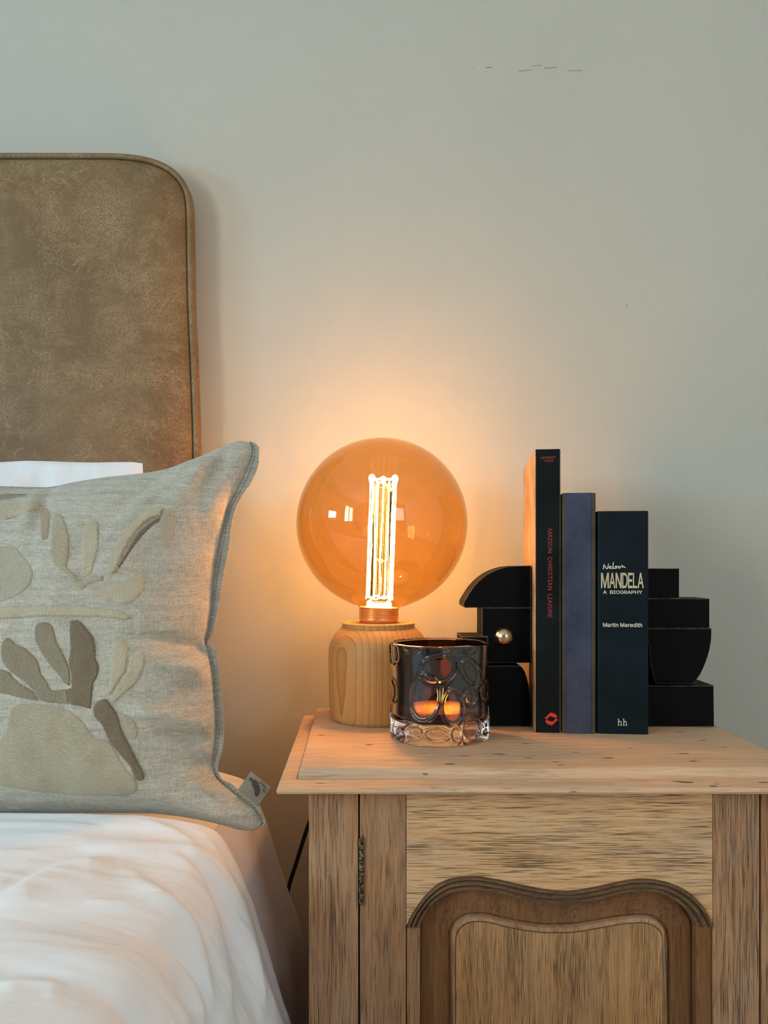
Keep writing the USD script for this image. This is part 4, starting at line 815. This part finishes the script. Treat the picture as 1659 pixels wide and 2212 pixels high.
# topstitching on the flange
st = []
mid = a * .62 + b * .38
seg = np.r_[0, np.cumsum(np.linalg.norm(np.diff(mid, axis=0), axis=1))]
for s0 in np.arange(.004, seg[-1] - .004, .0046):
    p0, p1 = (np.array([np.interp(q_, seg, mid[:, k]) for k in range(3)]) for q_ in (s0, s0 + .0028)); st.append(tube(np.array([p0, (p0 + p1) / 2, p1]) + nC * .0017, .00045, 5))
part(fl, 'stitching', join(*st), st_dark, True)
# embroidery and two painted shade spots: raised patches that follow the linen
ctrs = np.stack([front[..., 0] / (front[..., 1] - CAM_Y) * F + CX, HORIZON - (front[..., 2] - CAM_Z) / (front[..., 1] - CAM_Y) * F], -1)
gx = np.gradient(front, axis=0); gy = np.gradient(front, axis=1); nf = np.cross(gx, gy); nf /= np.linalg.norm(nf, axis=-1, keepdims=True) + 1e-12
if nf[100, 80, 1] > 0: nf = -nf
# only the part of the cover that can be seen in the photo
lut = LinearNDInterpolator(ctrs[::1, 6:-6].reshape(-1, 2), np.concatenate([front, nf], -1)[:, 6:-6].reshape(-1, 6))
def embroider(name, pts, mt, h=.0013, step=4.0, label=None):
    poly = Polygon(smooth_curve(np.vstack([pts, pts[:1]]), max(40, len(pts) * 5))[:-1]).buffer(0)
    if isinstance(poly, MultiPolygon): poly = max(poly.geoms, key=lambda g: g.area)
    rng_ = np.random.default_rng(len(pts) * 7 + int(pts[0][0]) % 97)
    bl = poly.exterior.length; bp = np.array([poly.exterior.interpolate(t).coords[0] for t in np.arange(0, bl, 2.6)])
    bp2 = bp + rng_.normal(0, .55, bp.shape)          # thread ends make a slightly ragged edge
    x0, y0, x1, y1 = poly.bounds
    gx_, gy_ = np.meshgrid(np.arange(x0, x1, step), np.arange(y0, y1, step)); q_ = np.stack([gx_.ravel(), gy_.ravel()], 1) + rng_.uniform(-.8, .8, (gx_.size, 2))
    inn = poly.buffer(-2.2); q_ = q_[contains_xy(inn, q_[:, 0], q_[:, 1])] if not inn.is_empty else q_[:0]
    pr_ = np.array([p for g in getattr(inn, 'geoms', [inn]) if not g.is_empty for p in [g.exterior.interpolate(t).coords[0] for t in np.arange(0, g.exterior.length, 2.6)]]).reshape(-1, 2)
    allp = np.vstack([bp2, pr_, q_]); hh = np.r_[np.full(len(bp2), -.0002), np.full(len(pr_), h), np.full(len(q_), h)]
    tri = Delaunay(allp).simplices; cen = allp[tri].mean(1); tri = tri[contains_xy(poly.buffer(.8), cen[:, 0], cen[:, 1])]
    s6 = lut(allp); ok = ~np.isnan(s6).any(1); tri = tri[ok[tri].all(1)]
    v = np.nan_to_num(s6[:, :3] + s6[:, 3:] * hh[:, None])
    m = trimesh.Trimesh(v, tri, process=False)
    fn = np.cross(v[tri[:, 1]] - v[tri[:, 0]], v[tri[:, 2]] - v[tri[:, 0]])
    sw = (fn * np.nan_to_num(s6[tri[:, 0], 3:])).sum(1) < 0; tri = tri.copy(); tri[sw] = tri[sw][:, ::-1]
    used, inv = np.unique(tri, return_inverse=True)
    part(cu, name, trimesh.Trimesh(v[used], inv.reshape(-1, 3), process=False), mt, True, label)
z5 = lambda L: [(x / 5.027, 1320 + y / 5.027) for x, y in L]
dark_l, beige_l = 'dark taupe embroidery and curl shade', 'beige embroidery'
embroider('embroidered_leaf', z5([(-200, 1500), (0, 1400), (90, 1200), (110, 1080), (200, 1010), (350, 1000), (520, 1020), (720, 1060), (900, 1200), (1050, 1380), (1180, 1410), (1280, 1560), (1360, 1700), (1480, 1840), (1500, 1900), (1450, 1980), (1300, 2010), (900, 2000), (400, 1960), (0, 1900), (-200, 1880)]), st_beige, .0010, 6, beige_l)
embroider('embroidered_leaf', [(-40, 1180), (0, 1180), (30, 1180), (45, 1195), (62, 1215), (72, 1240), (66, 1262), (40, 1285), (0, 1300), (-40, 1305)], st_pale, .0010, 6, beige_l)
embroider('embroidered_leaf', z5([(1210, 1030), (1300, 1090), (1400, 1140), (1480, 1230), (1500, 1330), (1440, 1400), (1380, 1380), (1330, 1260), (1260, 1090)]), st_pale, .0009, label=beige_l)
embroider('embroidered_leaf', z5([(1150, 930), (1200, 700), (1205, 450), (1230, 340), (1290, 300), (1360, 320), (1385, 400), (1385, 520), (1370, 620), (1290, 760), (1200, 900)]), st_beige2, label=beige_l)
embroider('embroidered_leaf', z5([(1190, 960), (1250, 850), (1385, 640), (1420, 500), (1500, 440), (1560, 490), (1570, 560), (1530, 680), (1480, 780), (1340, 900), (1230, 995)]), st_beige2, label=beige_l)
embroider('embroidered_stem', [(-40, 1312), (100, 1309), (180, 1310), (235, 1316), (262, 1322), (285, 1335), (270, 1340), (240, 1335), (180, 1333), (100, 1332), (0, 1338), (-40, 1340)], st_satin, .0022, label=beige_l)
embroider('embroidered_leaf', [(120, 1107), (133, 1113), (144, 1139), (149.5, 1162), (149.5, 1199), (144, 1221), (161, 1240), (176, 1255), (198, 1243), (224, 1246), (224, 1253), (198, 1259), (176, 1274), (157, 1259), (146, 1244), (129, 1229), (116, 1218), (110, 1192), (112, 1139), (116, 1117)], st_beige, label=beige_l)
embroider('embroidered_leaf', [(187, 1128), (204, 1126), (213, 1134), (213, 1177), (204, 1214), (198, 1238), (178, 1250), (174, 1243), (177.5, 1221), (176, 1173), (181, 1139)], st_beige2, label=beige_l)
embroider('embroidered_leaf', [(190, 1272), (220, 1270), (254, 1259), (295, 1236), (308, 1242), (310, 1266), (299, 1285), (276.5, 1304), (258, 1304), (224, 1294), (205.5, 1285)], st_satin, label=beige_l)
embroider('embroidered_leaf', [(350, 1098), (370, 1102), (375.5, 1139), (374, 1169), (355, 1188), (346, 1169), (344, 1132)], st_pale, .0008, label=beige_l)
embroider('embroidered_leaf', [(-40, 1095), (0, 1090), (60, 1084), (85, 1084), (88, 1092), (75, 1102), (40, 1112), (0, 1124), (-40, 1130)], st_beige2, label=beige_l)
embroider('embroidered_leaf', [(-30, 1069), (40, 1068), (75, 1069), (45, 1074), (20, 1079), (-30, 1084)], st_brown, .0006, label='brown embroidery')
embroider('embroidered_leaf', [(88, 1102), (95, 1096), (105, 1100), (109, 1115), (107, 1140), (104, 1163), (91, 1168), (87, 1150)], st_brown, .0006, label='brown embroidery')  # brown patch paints a shadow spot beside the tall leaf
embroider('curl_and_shade', [(349, 1098), (325, 1100), (299, 1117), (276, 1135), (258, 1158), (247, 1184), (235, 1214), (234, 1236), (243, 1240), (262, 1205), (280, 1170), (303, 1140), (325, 1122), (348, 1113)], st_satin, .0034, label=beige_l)
embroider('curl_and_shade', [(349, 1114), (330, 1125), (305, 1144), (285, 1172), (265, 1207), (245, 1241), (241, 1247), (262, 1222), (283, 1190), (305, 1161), (330, 1136), (349, 1121)], st_dark, .0008, 3, label=dark_l)  # dark strip paints the shade along the underside of the raised curl
embroider('embroidered_leaf', z5([(-200, 610), (0, 630), (100, 660), (150, 725), (250, 805), (350, 865), (400, 945), (470, 985), (250, 950), (0, 890), (-200, 860)]), st_taupe, label=dark_l)
embroider('embroidered_leaf', z5([(10, 380), (60, 300), (100, 290), (150, 340), (270, 400), (360, 480), (420, 560), (450, 680), (510, 770), (570, 860), (715, 845), (755, 1012), (480, 985), (400, 940), (350, 850), (290, 790), (170, 700), (60, 600), (10, 480)]), st_taupe, label=dark_l)
embroider('embroidered_leaf', z5([(380, 180), (420, 130), (490, 120), (560, 150), (590, 220), (620, 330), (680, 450), (735, 570), (765, 700), (755, 815), (720, 800), (640, 700), (560, 610), (480, 500), (410, 380), (375, 290)]), st_taupe, label=dark_l)
embroider('embroidered_leaf', z5([(760, 110), (830, 95), (880, 120), (940, 190), (1010, 280), (1035, 400), (1040, 510), (1075, 600), (1060, 700), (1020, 780), (1000, 930), (980, 1065), (860, 1030), (762, 1012), (725, 845), (775, 830), (775, 700), (745, 570), (765, 400), (755, 250)]), st_dark, .0015, label=dark_l)
embroider('embroidered_stem', z5([(1010, 1060), (1060, 980), (1140, 950), (1190, 1000), (1260, 1100), (1330, 1300), (1420, 1480), (1500, 1640), (1570, 1800), (1540, 1840), (1480, 1830), (1420, 1700), (1300, 1560), (1180, 1400), (1100, 1230), (1020, 1130)]), st_dark, .0018, label=dark_l)
# woven tag sewn into the lower right seam
tc = np.array([(542, 1666.5), (586, 1700.7), (555.7, 1742), (513.7, 1706.5)])     # outer-left, outer-right, seam-right, seam-left
T3 = plane_pt(tc[:, 0], tc[:, 1], dC, kC)
eu_, ev_ = T3[1] - T3[0], T3[3] - T3[0]; un = np.cross(eu_, ev_); un /= np.linalg.norm(un); un = un if un[1] < 0 else -un
def tag_pt(s, t, o=0): return T3[0] + eu_ * s + ev_ * t + un * (o + .0022 * math.sin(math.pi * s) * 0)
loop = [(1.18, -.0013), (.02, -.0013), (-.005, -.0006), (-.005, .0006), (.02, .0013), (1.18, .0013)]
P = np.array([[tag_pt(s, t, o) for t, o in loop] for s in np.linspace(0, 1, 9)])
tgp = part(cu, 'tag', fix(grid_mesh(P)), tag_mat, 40, label='folded beige cloth tag with black striped zebra print')
bars = []
for i, (c0, hh, n_) in enumerate([(.20, .03, 1), (.19, .065, 1), (.21, .11, 1), (.235, .09, 1), (.23, .06, 1), (.22, .13, 1), (.235, .17, 1), (.25, .20, 1), (.26, .21, 1), (.27, .21, 1), (.28, .22, 1), (.275, .25, 1), (.30, .20, 1), (.32, .24, 1), (.35, .28, 1), (.37, .26, 1), (.385, .25, 1), (.40, .22, 1), (.41, .15, 1)]):
    s0 = .10 + i * .036; t0 = c0 + .06 + .12 * max(0, i - 9) / 9; bars.append((s0, s0 + .020, t0 - hh * .75, t0 + hh * .75))
for i, t0 in enumerate([.12, .12, .125, .13, .14, .155, .18, .22]): bars.append((.55 + i * .045, .55 + i * .045 + .022, t0 - .02, t0 + .035))
for i, t0 in enumerate([.30, .31, .34]): bars.append((.80 + i * .04, .82 + i * .04, t0 - .03, t0 + .04))
bm = []
for s0, s1, t0, t1 in bars:
    q8 = np.array([tag_pt(s, t, o) for o in (.0012, .0016) for s, t in ((s0, t0), (s1, t0), (s1, t1), (s0, t1))]); bm.append(trimesh.convex.convex_hull(q8))
part(tgp, 'print', join(*bm), tag_ink, False, label='black striped zebra print')
